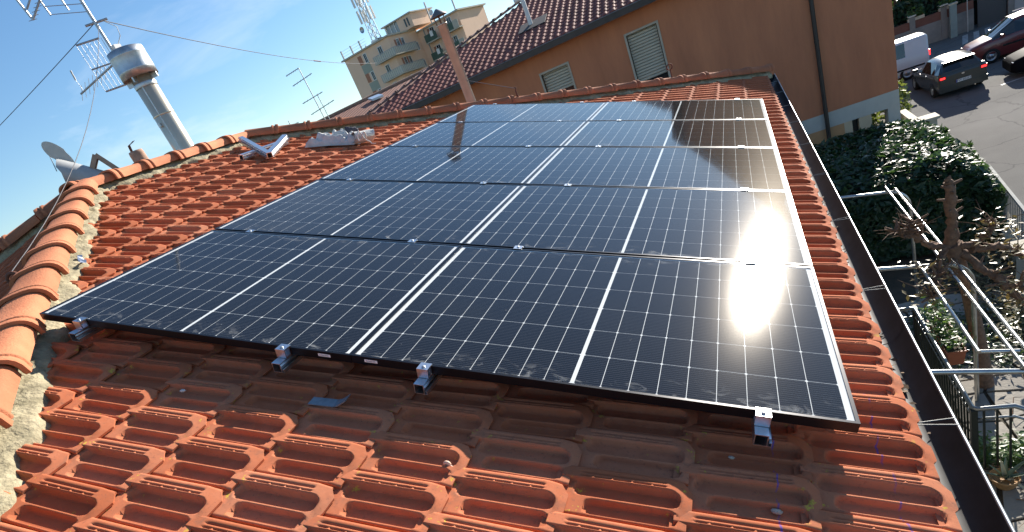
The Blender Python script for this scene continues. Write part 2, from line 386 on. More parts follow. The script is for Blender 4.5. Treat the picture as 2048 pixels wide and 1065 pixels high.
# ridge and hip caps: a tapering barrel with a raised collar at its lower end
def cap_mesh(length, r0, r1, hgt=0.8, flat=0.0):
    prof = []
    n = 14
    for i in range(n + 1):
        t = math.pi * i / n; c_, s_ = math.cos(t), math.sin(t)
        if flat: c_ = math.copysign(abs(c_) ** 0.75, c_); s_ = s_ ** 0.62
        prof.append((c_, s_ * hgt))
    st = [(0, r0), (length * 0.80, r0 + (r1 - r0) * 0.8), (length * 0.815, r1 + 0.012), (length * 0.87, r1 + 0.016), (length * 0.885, r1 + 0.004), (length * 0.92, r1 + 0.004), (length * 0.93, r1 + 0.020), (length * 1.02, r1 + 0.022)]
    mb = MB(); vs = []
    for x, r_ in st: vs += [(x, c_ * r_, s_ * r_) for c_, s_ in prof]
    m = n + 1; k = len(st)
    mb.add(vs, [(i*m+j, i*m+j+1, (i+1)*m+j+1, (i+1)*m+j) for i in range(k-1) for j in range(n)], True)
    e = vs[(k-1)*m:]; inner = [(x - 0.0, y * 0.86, z * 0.86) for x, y, z in e]
    mb.add(e + inner, [(j, j+1, m+j+1, m+j) for j in range(n)])
    e0 = [(x - 0.03, y * 0.86, z * 0.86) for x, y, z in inner]
    mb.add(inner + e0, [(j, j+1, m+j+1, m+j) for j in range(n)])
    return mb.mesh('ridge_tile', CAPM)
def caps(me, p0, p1, pitch, start=0.0, rise=0.035, jit=0.004, up=None):
    d = (p1 - p0); Ln = d.length; d.normalize(); up = up or Vector((0, 0, 1)); y = up.cross(d).normalized(); z = d.cross(y)
    x = start
    while x < Ln - 0.05:
        p = p0 + d * x + z * (rise + trng.uniform(-jit, jit))
        rot = Matrix((d, y, z)).transposed().to_4x4()
        inst('ridge_tile', me, Matrix.Translation(p) @ rot @ Matrix.Rotation(R(trng.uniform(-1, 1)), 4, 'Z') @ Matrix.Rotation(R(1.2), 4, 'Y'), roof)
        x += pitch
CAP_N = cap_mesh(0.41, 0.112, 0.125, 0.78, flat=1.0); CAP_F = cap_mesh(0.385, 0.095, 0.108, 0.85)
ztile = Vector((0, 0, 0.045))
q1, q2 = pA1 + ztile, pA2 + ztile
nearEnd = pN + ztile; farEnd = pF + ztile
caps(CAP_N, q1, nearEnd, 0.41, 0.05)
caps(CAP_F, q2, farEnd + Vector((-0.12, -0.09, 0.04)), 0.385, 0.02)
caps(CAP_N, q2 + Vector((0, 0.06, -0.02)), q1 + Vector((0, -0.08, -0.01)), 0.385, 0.0, 0.03)
caps(CAP_F, q1, Vector((LX, pN.y, pN.z)) + ztile, 0.41, 0.05)
# mortar pressed under the caps, rough lower edge
def mortar(p0, p1, side, w0, w1, h, name='mortar_bed', step=0.022, seed=1):
    d = (p1 - p0); n = int(d.length / step); d.normalize(); mb = MB(); vs = []; m = 9
    for i in range(n + 1):
        x = i * step; c = p0 + d * x
        nz = lambda s_, k: noise.noise(Vector((x * s_, k, seed * 3.7)))
        ww = w0 + (w1 - w0) * (0.5 + 0.9 * nz(4.5, 0)) + 0.018 * nz(19, 1) + 0.010 * nz(47, 2)
        for j in range(m):
            t = j / (m - 1); hh = h * (1 - t) ** 0.8 + (0.020 if j < m - 1 else -0.02) + (0.014 * nz(11, t * 2.3) + 0.010 * nz(31, t * 6 + 5) if j else 0)
            vs.append(c + side[0] * (ww * t + 0.006 * nz(37, t * 9)) + side[1] * hh)
    mb.add(vs, [(i*m+j, i*m+j+1, (i+1)*m+j+1, (i+1)*m+j) for i in range(n) for j in range(m-1)], True)
    return mb.build(name, MORTAR, roof)
n3 = RM.to_3x3() @ Vector((0, 0, 1)); zz = n3 * 0.012
mortar(pA1 + zz, pN + zz, (-near_no, n3), 0.12, 0.20, 0.055, seed=1)
mortar(pA2 + zz, pF + zz, (-far_no, n3), 0.09, 0.15, 0.06, seed=2)
mortar(pA1 + zz, pA2 + zz, (RM.to_3x3() @ Vector((1, 0, 0)), n3), 0.11, 0.19, 0.06, seed=3)
NN = NM.to_3x3() @ Vector((0, 0, 1)); ns = (NM.to_3x3() @ Vector((cA, -1, 0))).normalized()
mortar(pA1 + NN*.012, pA1 + (NM.to_3x3() @ Vector((1, cA, 0))) * 4.2 + NN*.012, (ns, NN), 0.09, 0.15, 0.05, seed=4)
ns2 = (NM.to_3x3() @ Vector((cA, 1, 0))).normalized()
mortar(pA1 + NN*.012, pNL + NN*.012, (ns2, NN), 0.08, 0.15, 0.06, seed=5)

# gutter: half round dark metal with a rolled bright outer bead
GZ = -0.285; gx0, gx1 = 0.125, 0.292; gy0, gy1 = NE2 - 0.05, 9.28
gb = MB(); gp = []
n = 12; gc = (gx0 + gx1) / 2; gr_ = (gx1 - gx0) / 2
for i in range(n + 1):
    t = math.pi * (1 + i / n); gp.append((gc + gr_ * math.cos(t), GZ + 0.095 * math.sin(t)))
for off, flip in ((0, False), (0.004, True)):
    vs = []
    for y in (gy0, gy1): vs += [(gc + (x - gc) * (1 + off / gr_), y, z - off) for x, z in gp]
    m = n + 1; fs = [(j, j+1, m+j+1, m+j) if not flip else (j, m+j, m+j+1, j+1) for j in range(n)]
    gb.add(vs, fs, True)
gb.add([(x, gy1, z) for x, z in gp], [tuple(range(n + 1))]); 
gutter = gb.build('gutter', ZINC_D, house)
MB().tube([(gx1 + 0.004, gy0, GZ + 0.004), (gx1 + 0.004, gy1, GZ + 0.004)], 0.005, 8).build('rolled_bead', GALV, gutter)
for y in (-0.72, 0.30, 1.33, 2.32, 3.34, 4.35, 5.37, 6.36, 7.4, 8.4):
    w = MB(); w.tube([(gx0 + 0.02, y - 0.008, GZ + 0.028), (gx1 + 0.004, y + 0.022, GZ + 0.013)], 0.0022, 5)
    w.tube([(gx0 + 0.02, y - 0.008, GZ + 0.028), (gx1 + 0.004, y - 0.014, GZ + 0.013)], 0.0022, 5)
    w.cbox((gx0 + 0.035, y - 0.006, GZ + 0.028), (0.030, 0.012, 0.010)); w.build('strap', STRAPM, gutter)
for y in (1.02, 4.0, 7.0):
    s_ = MB(); vs = []
    for yy in (y - 0.02, y + 0.02): vs += [(gc + (x - gc) * 0.985, yy, z + 0.0015) for x, z in gp]
    s_.add(vs, [(j, j+1, n+1+j+1, n+1+j) for j in range(n)], True); s_.build('seam_strip', ZINC_D, gutter)

gl_ = MB(); grn = random.Random(8)
for _ in range(70):
    y = grn.choice((grn.uniform(-1.2, 9), grn.uniform(2.4, 3.2), grn.uniform(0.4, 0.9))); t = grn.uniform(-.5, .5); p = Vector((gc + .05*t, y, GZ - .09 + .02*abs(t))); a = grn.uniform(0, 6.28); s_ = grn.uniform(.010, .022); e = Vector((math.cos(a), math.sin(a), grn.uniform(-.2, .5)))*s_; f = Vector((-math.sin(a), math.cos(a), grn.uniform(-.2, .5)))*s_*.5
    gl_.add([p - e, p + f, p + e, p - f], [(0, 1, 2), (0, 2, 3)])
tag(gl_.build('gutter_leaves', mat('dead_leaf', (0.16, 0.10, 0.05), 0.8, var=0.4, scale=30), gutter), kind='stuff')

# ------------------------------------------------------------------ solar panels
def glass_material():
    m = bpy.data.materials.new('solar_glass'); m.use_nodes = True; nt = m.node_tree; N = nt.nodes; L = nt.links
    for x in list(N): N.remove(x)
    out = N.new('ShaderNodeOutputMaterial'); tr = N.new('ShaderNodeBsdfTransparent'); gl = N.new('ShaderNodeBsdfGlossy'); gl2 = N.new('ShaderNodeBsdfGlossy')
    tr.inputs['Color'].default_value = (0.97, 0.98, 0.97, 1)
    gl3 = N.new('ShaderNodeBsdfGlossy'); gl.inputs['Roughness'].default_value = 0.045; gl2.inputs['Roughness'].default_value = 0.058; gl3.inputs['Roughness'].default_value = 0.19; gl3.inputs['Color'].default_value = (1.0, 0.92, 0.80, 1)
    fr = N.new('ShaderNodeFresnel'); bf = N.new('ShaderNodeNewGeometry'); ior = N.new('ShaderNodeMapRange')      # same reflectance from either side of the thin pane
    ior.inputs['To Min'].default_value = 1.5; ior.inputs['To Max'].default_value = 1 / 1.5; L.new(bf.outputs['Backfacing'], ior.inputs['Value']); L.new(ior.outputs[0], fr.inputs['IOR'])
    g = N.new('ShaderNodeNewGeometry'); ns = N.new('ShaderNodeTexNoise'); ns.inputs['Scale'].default_value = 420; ns.inputs['Detail'].default_value = 2
    L.new(g.outputs['Position'], ns.inputs['Vector'])
    bp = N.new('ShaderNodeBump'); bp.inputs['Strength'].default_value = 0.06; bp.inputs['Distance'].default_value = 0.001; L.new(ns.outputs['Fac'], bp.inputs['Height'])
    L.new(bp.outputs['Normal'], gl2.inputs['Normal'])
    mg0 = N.new('ShaderNodeMixShader'); mg0.inputs[0].default_value = 0.35; L.new(gl.outputs[0], mg0.inputs[1]); L.new(gl2.outputs[0], mg0.inputs[2])
    mg = N.new('ShaderNodeMixShader'); mg.inputs[0].default_value = 0.03; L.new(mg0.outputs[0], mg.inputs[1]); L.new(gl3.outputs[0], mg.inputs[2]); L.new(bp.outputs['Normal'], gl3.inputs['Normal'])
    mx = N.new('ShaderNodeMixShader'); L.new(fr.outputs[0], mx.inputs[0]); L.new(tr.outputs[0], mx.inputs[1]); L.new(mg.outputs[0], mx.inputs[2])
    # hand smears and dried splashes along the long edges, faint dust elsewhere
    tc = N.new('ShaderNodeTexCoord'); sp = N.new('ShaderNodeSeparateXYZ'); L.new(tc.outputs['Object'], sp.inputs[0])
    ab = N.new('ShaderNodeMath'); ab.operation = 'ABSOLUTE'; L.new(sp.outputs['Y'], ab.inputs[0])
    ed = N.new('ShaderNodeMapRange'); ed.inputs['From Min'].default_value = 0.44; ed.inputs['From Max'].default_value = 0.545; L.new(ab.outputs[0], ed.inputs['Value'])
    mp = N.new('ShaderNodeMapping'); mp.inputs['Scale'].default_value = (1.0, 2.2, 1.0); L.new(g.outputs['Position'], mp.inputs['Vector'])
    n2 = N.new('ShaderNodeTexNoise'); n2.inputs['Scale'].default_value = 7; n2.inputs['Detail'].default_value = 7; n2.inputs['Roughness'].default_value = 0.68; n2.inputs['Distortion'].default_value = 1.2; L.new(mp.outputs[0], n2.inputs['Vector'])
    r2 = N.new('ShaderNodeMapRange'); r2.inputs['From Min'].default_value = 0.55; r2.inputs['From Max'].default_value = 0.70; r2.inputs['To Max'].default_value = 0.32; L.new(n2.outputs['Fac'], r2.inputs['Value'])
    mu = N.new('ShaderNodeMath'); mu.operation = 'MULTIPLY'; L.new(ed.outputs[0], mu.inputs[0]); L.new(r2.outputs[0], mu.inputs[1])
    n3_ = N.new('ShaderNodeTexNoise'); n3_.inputs['Scale'].default_value = 46; n3_.inputs['Detail'].default_value = 2; L.new(g.outputs['Position'], n3_.inputs['Vector'])
    r3 = N.new('ShaderNodeMapRange'); r3.inputs['From Min'].default_value = 0.755; r3.inputs['From Max'].default_value = 0.79; r3.inputs['To Min'].default_value = 0.006; r3.inputs['To Max'].default_value = 0.22; L.new(n3_.outputs['Fac'], r3.inputs['Value'])
    ad = N.new('ShaderNodeMath'); ad.operation = 'ADD'; L.new(mu.outputs[0], ad.inputs[0]); L.new(r3.outputs[0], ad.inputs[1])
    df = N.new('ShaderNodeBsdfDiffuse'); df.inputs['Color'].default_value = (0.62, 0.62, 0.60, 1)
    m3 = N.new('ShaderNodeMixShader'); L.new(ad.outputs[0], m3.inputs[0]); L.new(mx.outputs[0], m3.inputs[1]); L.new(df.outputs[0], m3.inputs[2])
    L.new(m3.outputs[0], out.inputs['Surface'])
    return m
def cell_material():
    m = bpy.data.materials.new('silicon_cell'); m.use_nodes = True; nt = m.node_tree; N = nt.nodes; L = nt.links; b = N['Principled BSDF']
    b.inputs['Roughness'].default_value = 0.9; b.inputs['Specular IOR Level'].default_value = 0.0
    tc = N.new('ShaderNodeTexCoord'); sp = N.new('ShaderNodeSeparateXYZ'); L.new(tc.outputs['Object'], sp.inputs[0])
    def mth(op, a, c):
        n = N.new('ShaderNodeMath'); n.operation = op
        for i, x in enumerate((a, c)):
            if isinstance(x, (int, float)): n.inputs[i].default_value = x
            else: L.new(x, n.inputs[i])
        return n.outputs[0]
    fr = mth('FRACT', mth('MULTIPLY', mth('ADD', sp.outputs['Y'], 1.0), 1 / 0.01135), 0)
    bus = mth('LESS_THAN', mth('ABSOLUTE', mth('SUBTRACT', fr, 0.5), 0), 0.055)
    oi = N.new('ShaderNodeObjectInfo')
    mx0 = N.new('ShaderNodeMix'); mx0.data_type = 'RGBA'; mx0.inputs['A'].default_value = (0.0040, 0.0046, 0.0070, 1); mx0.inputs['B'].default_value = (0.0055, 0.0062, 0.0095, 1); L.new(oi.outputs['Random'], mx0.inputs['Factor'])
    mx = N.new('ShaderNodeMix'); mx.data_type = 'RGBA'; L.new(bus, mx.inputs['Factor']); L.new(mx0.outputs['Result'], mx.inputs['A']); mx.inputs['B'].default_value = (0.085, 0.085, 0.09, 1)
    L.new(mx.outputs['Result'], b.inputs['Base Color'])
    return m
GLASS, CELL = glass_material(), cell_material()
BACK = mat('white_backsheet', (0.80, 0.80, 0.79), 0.9, spec=0.0)
STICK = mat('sticker_paper', (0.78, 0.78, 0.76), 0.6)
INK = mat('sticker_ink', (0.25, 0.25, 0.27), 0.7)
PLn, PWn, PH = 1.722, 1.134, 0.035
lip = 0.0105
fm = MB(); X, Y = PLn / 2, PWn / 2
fm.box((-X, -Y, -PH), (X, -Y + lip, 0)); fm.box((-X, Y - lip, -PH), (X, Y, 0))
fm.box((-X, -Y + lip, -PH), (-X + lip, Y - lip, -0.0004)); fm.box((X - lip, -Y + lip, -PH), (X, Y - lip, -0.0004))
ME_FRAME = fm.mesh('frame', BLACKFR)
ME_BACK = MB().box((-X + lip, -Y + lip, -0.010), (X - lip, Y - lip, -0.0052)).mesh('backsheet', BACK)
ME_GLASS = MB().add([(-X + lip, -Y + lip, -0.0018), (X - lip, -Y + lip, -0.0018), (X - lip, Y - lip, -0.0018), (-X + lip, Y - lip, -0.0018)], [(0, 1, 2, 3)]).mesh('glass', GLASS)
cw, chh, ch = 0.0896, 0.1814, 0.0046
def cell_poly():
    a, b = cw / 2, chh / 2
    return [(-a + ch, -b), (a - ch, -b), (a, -b + ch), (a, b - ch), (a - ch, b), (-a + ch, b), (-a, b - ch), (-a, -b + ch)]
ME_CELL = MB().prism(cell_poly(), -0.0002, 0.0).mesh('cell', CELL)
ME_STICK = MB().box((-0.028, -0.0008, -0.006), (0.028, 0, 0.006)).mesh('sticker', STICK)
ROWS = ('front', 'second', 'middle', 'fourth', 'rearmost'); COLS = ('gutter side', 'ridge side')
GAP = 0.020
prng = random.Random(11)
for r_ in range(5):
    for c_ in range(2):
        ce1 = -(PLn / 2 + c_ * (PLn + 0.003)); ce2 = PWn / 2 + r_ * (PWn + GAP)
        lab = f'black framed solar panel in the {ROWS[r_]} row, on the {COLS[c_]}' + (' under sun glare' if c_ == 0 and r_ < 2 else '')
        base = RP(ce1, ce2, -PH)
        t = thing('solar_panel', base, lab, 'solar panel', 'solar panels in two columns on the roof')
        M = RM @ Matrix.Translation((ce1, ce2, 0)) @ Matrix.Rotation(R(prng.uniform(-.16, .16)), 4, 'X') @ Matrix.Rotation(R(prng.uniform(-.16, .16)), 4, 'Y')
        inst('frame', ME_FRAME, M, t); inst('backsheet', ME_BACK, M, t); inst('glass', ME_GLASS, M, t)
        for half in (-1, 1):
            for i in range(9):
                for j in range(6):
                    x = half * (0.0062 + 0.0917 * (i + 0.5)); y = (j - 2.5) * 0.1835
                    inst('cell', ME_CELL, M @ Matrix.Translation((x, y, -0.0049)), t)
        if r_ == 0:
            sx = -0.775 + 0.0 if c_ == 0 else 0.74
            s_ = inst('sticker', ME_STICK, M @ Matrix.Translation((sx, -Y - 0.0002, -0.017)), t)
            for q in range(7):
                k = MB().box((-0.021 + q*0.006, -0.0013, -0.0025), (-0.0172 + q*0.006, -0.0009, 0.0025))
                o = bpy.data.objects.new('print_mark', k.mesh('print_mark', INK)); col.objects.link(o); o.parent = s_

# rails and clamps
RAILS = (-0.262, -1.402, -2.027, -3.155)
TOTAL = 5 * PWn + 4 * GAP
rail_m = MB(); w2 = 0.020
rail_m.box((-w2, 0, -0.041), (w2, 1, -0.038)); rail_m.box((-w2, 0, -0.003), (w2, 1, 0)); rail_m.box((-w2, 0, -0.038), (-w2 + 0.003, 1, -0.003)); rail_m.box((w2 - 0.003, 0, -0.038), (w2, 1, -0.003))
rail_m.box((w2, 0, -0.041), (w2 + 0.012, 1, -0.0385)); rail_m.box((w2 + 0.0095, 0, -0.0385), (w2 + 0.012, 1, -0.026)); rail_m.box((w2 + 0.004, 0, -0.0285), (w2 + 0.0095, 1, -0.026)); rail_m.box((w2, 0, -0.012), (w2 + 0.007, 1, -0.0095))
ME_RAIL = rail_m.mesh('rail_profile', ALU)
ends = ('nearest the gutter', 'second from the gutter', 'second from the ridge', 'nearest the ridge')
HOOK = MB().box((-0.016, -0.02, -0.085), (0.016, 0.02, -0.0415)).mesh('roof_hook', ALU)
cl = MB(); cl.box((-0.022, -0.034, 0.0012), (0.022, 0.009, 0.0042)); cl.box((-0.022, -0.034, -0.034), (0.022, -0.030, 0.0012)); cl.box((-0.022, -0.006, -0.034), (0.022, -0.0022, 0.0012)); cl.box((-0.022, -0.030, -0.034), (0.022, -0.006, -0.030))
ME_END = cl.mesh('clamp_body', ALU)
BOLT = MB().lathe([(0.0, 0.0085), (0.006, 0.0085), (0.0065, 0.0075), (0.0065, 0.0042)], n=10).mesh('bolt', GALV)
md = MB(); md.box((-0.022, -0.021, 0.0012), (0.022, 0.021, 0.0042)); md.box((-0.022, -0.006, -0.033), (0.022, 0.006, 0.0012))
ME_MID = md.mesh('clamp_body', ALU)
for i, a in enumerate(RAILS):
    t = thing('mounting_rail', RP(a, -0.07, -0.076), f'aluminium mounting rail under the panels, {ends[i]}', 'rail', 'mounting rails under the panels')
    M = RM @ Matrix.Translation((a, -0.075, -PH - 0.0004)) @ Matrix.Diagonal((1, TOTAL + 0.15, 1, 1)); inst('rail_profile', ME_RAIL, M, t)
    for h in range(6): inst('roof_hook', HOOK, RM @ Matrix.Translation((a, 0.25 + h * 1.04, -PH - 0.0004)), t)
    for s_, (b_, rot, where) in enumerate(((0.0, 0, 'front edge'), (TOTAL, math.pi, 'far edge'))):
        t = thing('panel_clamp', RP(a, b_, -PH), f'silver end clamp at the {where} of the panels, {ends[i]}', 'clamp', 'end clamps of the panels')
        M = RM @ Matrix.Translation((a, b_, 0)) @ Matrix.Rotation(rot, 4, 'Z')
        inst('clamp_body', ME_END, M, t); inst('bolt', BOLT, M @ Matrix.Translation((0, -0.018, 0)), t)
    for g_ in range(1, 5):
        b_ = g_ * (PWn + GAP) - GAP / 2
        t = thing('panel_clamp', RP(a, b_, -PH), f'silver clamp between {ROWS[g_-1]} and {ROWS[g_]} panel rows, {ends[i]}', 'clamp', 'mid clamps between the panel rows')
        M = RM @ Matrix.Translation((a, b_, 0)); inst('clamp_body', ME_MID, M, t); inst('bolt', BOLT, M, t)
# ------------------------------------------------------------------ loose things on the roof
on = lambda a, b, c=0.0: RM @ Matrix.Translation((a, b, c))
# bent flat bar
fb = MB(); prof = [(0, 0), (0.105, 0), (0.125, 0.006), (0.165, 0.034)]
vs = []
for x, z in prof: vs += [(x, 0, z), (x, 0.045, z), (x, 0, z + 0.004), (x, 0.045, z + 0.004)]
fs = [(0, 1, 3, 2)]
for i in range(3):
    a, b = 4*i, 4*i + 4; fs += [(a+2, a+3, b+3, b+2), (a, b, b+1, a+1), (a, a+2, b+2, b), (a+1, b+1, b+3, a+3)]
fs.append((14, 15, 13, 12))
M_ = on(-1.832, -0.175, -0.128) @ Matrix.Rotation(R(4), 4, 'Z'); fb.add([M_ @ Vector(p) for p in vs], fs)
tag(fb.build('flat_bar', mat('blued_steel', (0.30, 0.34, 0.37), 0.5, metal=0.7, var=0.15, scale=60)), 'bent grey flat metal bar lying on the shaded tiles below the front panels', 'metal bar')
# aluminium rail offcuts
def offcut(p0, p1, label, lift=0.0):
    p0, p1 = RP(*p0), RP(*p1); d = p1 - p0; Ln = d.length; d.normalize(); up = RM.to_3x3() @ Vector((0, 0, 1)); x = d.cross(up).normalized(); z = x.cross(d)
    M = Matrix((x, d, z)).transposed().to_4x4(); M.translation = p0
    t = thing('rail_offcut', (p0 + p1) / 2, label, 'rail offcut', 'aluminium rail offcuts on the tiles')
    inst('rail_profile', ME_RAIL, M @ Matrix.Diagonal((1.35, Ln, 1.35, 1)), t)
    for e in (0.0, Ln): inst('end_edge', ME_EDGE, M @ Matrix.Translation((0, e, 0)) @ Matrix.Diagonal((1.35, 1, 1.35, 1)), t)
_e = MB()
for lo, hi in (((-.021, -.002, -.042), (.021, .002, -.037)), ((-.021, -.002, -.004), (.021, .002, .001)), ((-.021, -.002, -.037), (-.016, .002, -.004)), ((.016, -.002, -.037), (.021, .002, -.004))): _e.box(lo, hi)
ME_EDGE = _e.mesh('end_edge', ALU)
offcut((-5.17, 3.36, -0.075), (-5.16, 4.10, -0.075), 'bright aluminium rail offcut lying flat under the two crossed pieces')
offcut((-5.68, 3.98, -0.02), (-4.83, 3.40, -0.06), 'bright aluminium rail offcut laid crosswise on top, open end towards the panels')
offcut((-4.86, 3.43, -0.06), (-5.18, 4.13, -0.03), 'bright aluminium rail offcut meeting the crosswise piece at its open end')
# crumpled grey cloth bag
def cloth_blob(mb, c, rx, ry, rz, rot, seed, fold=1.0, nu=36, nv=20):
    M = on(*c) @ Matrix.Rotation(rot, 4, 'Z'); vs = []
    for i in range(nv + 1):
        th = math.pi * i / nv
        for j in range(nu):
            ph = 2 * math.pi * j / nu; x, y, z = math.sin(th)*math.cos(ph), math.sin(th)*math.sin(ph), math.cos(th)
            k = 1 + fold * (0.55 * noise.noise(Vector((x*1.3+seed, y*1.3, z*1.3))) - 0.45 * abs(noise.noise(Vector((x*3.2+seed, y*1.6, z*3.2)))) - 0.16 * abs(noise.noise(Vector((x*6+seed, y*4, z*6)))) + 0.12)
            vs.append(M @ Vector((x*rx*k, y*ry*k, max(z*rz*k, -rz*0.55))))
    mb.add(vs, [(i*nu+j, (i+1)*nu+j, (i+1)*nu+(j+1)%nu, i*nu+(j+1)%nu) for i in range(nv) for j in range(nu)], True)
GREYC = mat('grey_cloth', (0.62, 0.61, 0.58), 0.9, c2=(0.46, 0.45, 0.44), scale=11, bump=0.4, bscale=120)
bag = thing('cloth_bag', RP(-4.32, 4.18, -0.13), 'crumpled pale grey cloth bag dropped on the tiles below the ridge', 'bag')
def ridge(x): return 1 - abs(((x % 1.0) - 0.5) * 2)
b_ = MB(); nu, nv = 54, 34; vs = []; Mb = on(-4.50, 4.15, -0.125) @ Matrix.Rotation(0.30, 4, 'Z')
for i in range(nu + 1):
    for j in range(nv + 1):
        a, c = i/nu*2 - 1, j/nv*2 - 1; edge = 1 + .16*noise.noise(Vector((math.atan2(c, a)*1.4, 3.1, 0)))
        x, y = a*.27*edge*(1 - .12*c), c*.165*edge; rr = max(abs(a), abs(c)); pil = max(0, 1 - rr**3.2)**.5
        wob = noise.noise(Vector((a*1.7, c*1.7, 4))); f1 = ridge(a*1.15 + c*.9 + wob*.9 + .2)**1.6; f2 = ridge(a*2.3 - c*1.5 + wob*1.6)**2.2; f3 = ridge(c*2.6 + a*.6 - wob*1.3)**2
        vs.append(Mb @ Vector((x, y, pil*(.055 + .045*smooth01(f1**.62) + .020*smooth01(f2**.6) + .016*smooth01(f3**.6) + .035*wob) + .004)))
b_.add(vs, [(i*(nv+1)+j, (i+1)*(nv+1)+j, (i+1)*(nv+1)+j+1, i*(nv+1)+j+1) for i in range(nu) for j in range(nv)], True); b_.build('bag_body', GREYC, bag)
b_ = MB(); Mr = on(-4.16, 4.16, -0.055) @ Matrix.Rotation(-0.55, 4, 'Z'); vs = []; nu, nv = 40, 14      # the rolled end: cloth wound in a loose spiral, open towards the panels
for i in range(nv + 1):
    t = i/nv
    for j in range(nu + 1):
        ph = j/nu*4*math.pi; r_ = (.030 + .050*j/nu)*(1 + .16*noise.noise(Vector((math.cos(ph)*1.5, math.sin(ph)*1.5, t*3))) - .10*t*abs(math.sin(ph*2.5)))
        vs.append(Mr @ Vector((math.cos(ph)*r_, (t - .5)*.24 + .02*math.sin(ph), math.sin(ph)*r_*.9)))
b_.add(vs, [(i*(nu+1)+j, (i+1)*(nu+1)+j, (i+1)*(nu+1)+j+1, i*(nu+1)+j+1) for i in range(nv) for j in range(nu)], True); b_.build('rolled_end', GREYC, bag)
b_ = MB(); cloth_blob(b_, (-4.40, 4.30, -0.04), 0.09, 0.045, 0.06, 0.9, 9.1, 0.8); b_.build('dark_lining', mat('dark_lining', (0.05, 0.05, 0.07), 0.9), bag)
h_ = MB(); M_ = on(-4.10, 4.05, -0.05)
h_.tube([M_ @ Vector((0.03*math.cos(t)*1.5, 0.05*math.sin(t), 0.02 + 0.045*math.cos(t*2+.5))) for t in [i*2*math.pi/16 for i in range(16)]], 0.007, 6, closed=True)
h_.tube([M_ @ Vector(p) for p in ((0.02, 0.02, -0.02), (0.07, 0.03, -0.045), (0.11, 0.0, -0.06), (0.14, 0.03, -0.065))], 0.006, 6); h_.build('cord', GREYC, bag)
# foil strip on a tile by the near hip
fs_ = MB(); M_ = on(-4.30, 0.80, -0.122) @ Matrix.Rotation(-0.5, 4, 'Z'); vs = []
for i in range(9): vs += [M_ @ Vector((i*0.021, 0.006*math.sin(i*1.3), 0.018 + 0.016*math.sin(i*1.1))), M_ @ Vector((i*0.021, 0.030 + 0.005*math.sin(i*2.1), 0.012 + 0.016*math.sin(i*1.1+.6)))]
fs_.add(vs, [(2*i, 2*i+2, 2*i+3, 2*i+1) for i in range(8)], False)
tag(fs_.build('foil_strip', ALU), 'crinkled silver foil strip on a tile beside the near hip', 'foil strip')
# snail shell and bits of grit on the front tiles
sn = MB(); M_ = on(-1.192, -0.335, -0.147)
sn.tube([M_ @ Vector((0.009*(1 - i/26)*math.cos(i*.62), 0.004 + 0.004*i/26, 0.010 + 0.009*(1 - i/26)*math.sin(i*.62))) for i in range(26)], [0.0062*(1 - i/27) + 0.0008 for i in range(26)], 7)
sn.tube([M_ @ Vector((0.010, 0.004, 0.006)), M_ @ Vector((0.022, 0.003, 0.003))], [0.005, 0.003], 6)
tag(sn.build('snail_shell', mat('shell', (0.62, 0.42, 0.30), 0.5, var=0.2, scale=200)), 'small pale snail shell lying in a tile channel in the foreground', 'snail shell')
def pebble(a, b, c, s, label, colr):
    mb = MB(); n, m = 8, 5; vs = []; sd = a * 31 + b * 17
    for i in range(m + 1):
        for j in range(n):
            th = math.pi*i/m; ph = 2*math.pi*j/n; p = Vector((math.sin(th)*math.cos(ph)*1.5, math.sin(th)*math.sin(ph), math.cos(th)*.6)); p *= 1 + .35*noise.noise(p*1.7 + Vector((sd, 0, 0)))
            vs.append(on(a, b, c) @ (p * s))
    mb.add(vs, [(i*n+j, (i+1)*n+j, (i+1)*n+(j+1)%n, i*n+(j+1)%n) for i in range(m) for j in range(n)], True)
    tag(mb.build('mortar_crumb', mat('crumb', colr, 0.9, var=0.2, scale=150)), label, 'mortar crumb', 'mortar crumbs on the tiles')
pebble(-0.190, -0.166, -0.140, 0.010, 'flat pale crumb of mortar beside the blue chalk line', (0.42, 0.36, 0.28))
pebble(-0.215, -0.262, -0.147, 0.010, 'pale crumb of mortar in the lower channel by the chalk line', (0.45, 0.38, 0.30))
pebble(-0.335, -0.090, -0.128, 0.007, 'small crumb of mortar on a tile just left of the chalk line', (0.40, 0.34, 0.27))
pebble(-2.42, -0.205, -0.140, 0.009, 'white crumb of mortar on the shaded tiles near the left clamp', (0.6, 0.56, 0.5))

# eye bolts that anchor the guy wires
def eye_bolt(p, ax, r, w, stem, label):
    mb = MB(); p = Vector(p); ax = Vector(ax).normalized(); up = Vector((0, 0, 1))
    t = thing('eye_bolt', p - up * stem, label, 'eye bolt', 'eye bolts anchoring the guy wires')
    MB().tube(arc(p, r, 0, 2*math.pi, 20, ax, up)[:-1], w, 8, closed=True).build('ring', RUST, t)
    MB().tube([p - up * stem, p - up * (r - w*0.3)], w, 8).build('shank', RUST, t)
eye1 = (-4.10, 0.417, 1.309)
eye_bolt(eye1, (0.9, 0.35, 0), 0.042, 0.011, 0.19, 'rusty iron eye bolt holding a wire left of the near hip')
hp = lambda e2: RP(A2[0] + (e2 - A2[1]) / FS, e2, -0.03)
p_ = hp(7.88); eye_bolt((p_.x, p_.y, p_.z + 0.17), (1, 0.2, 0), 0.038, 0.009, 0.17, 'rusty eye bolt standing on the far hip before the roller shutter')
p2_ = hp(6.42); hk = MB(); hk.tube([p2_, p2_ + Vector((0, 0, 0.10)), p2_ + Vector((0.015, 0.01, 0.13)), p2_ + Vector((-0.01, 0, 0.155))], [0.016, 0.012, 0.010, 0.006], 7)
tag(hk.build('wire_hook', RUST), 'small rusty hook on the far hip tying the thin flue', 'hook')

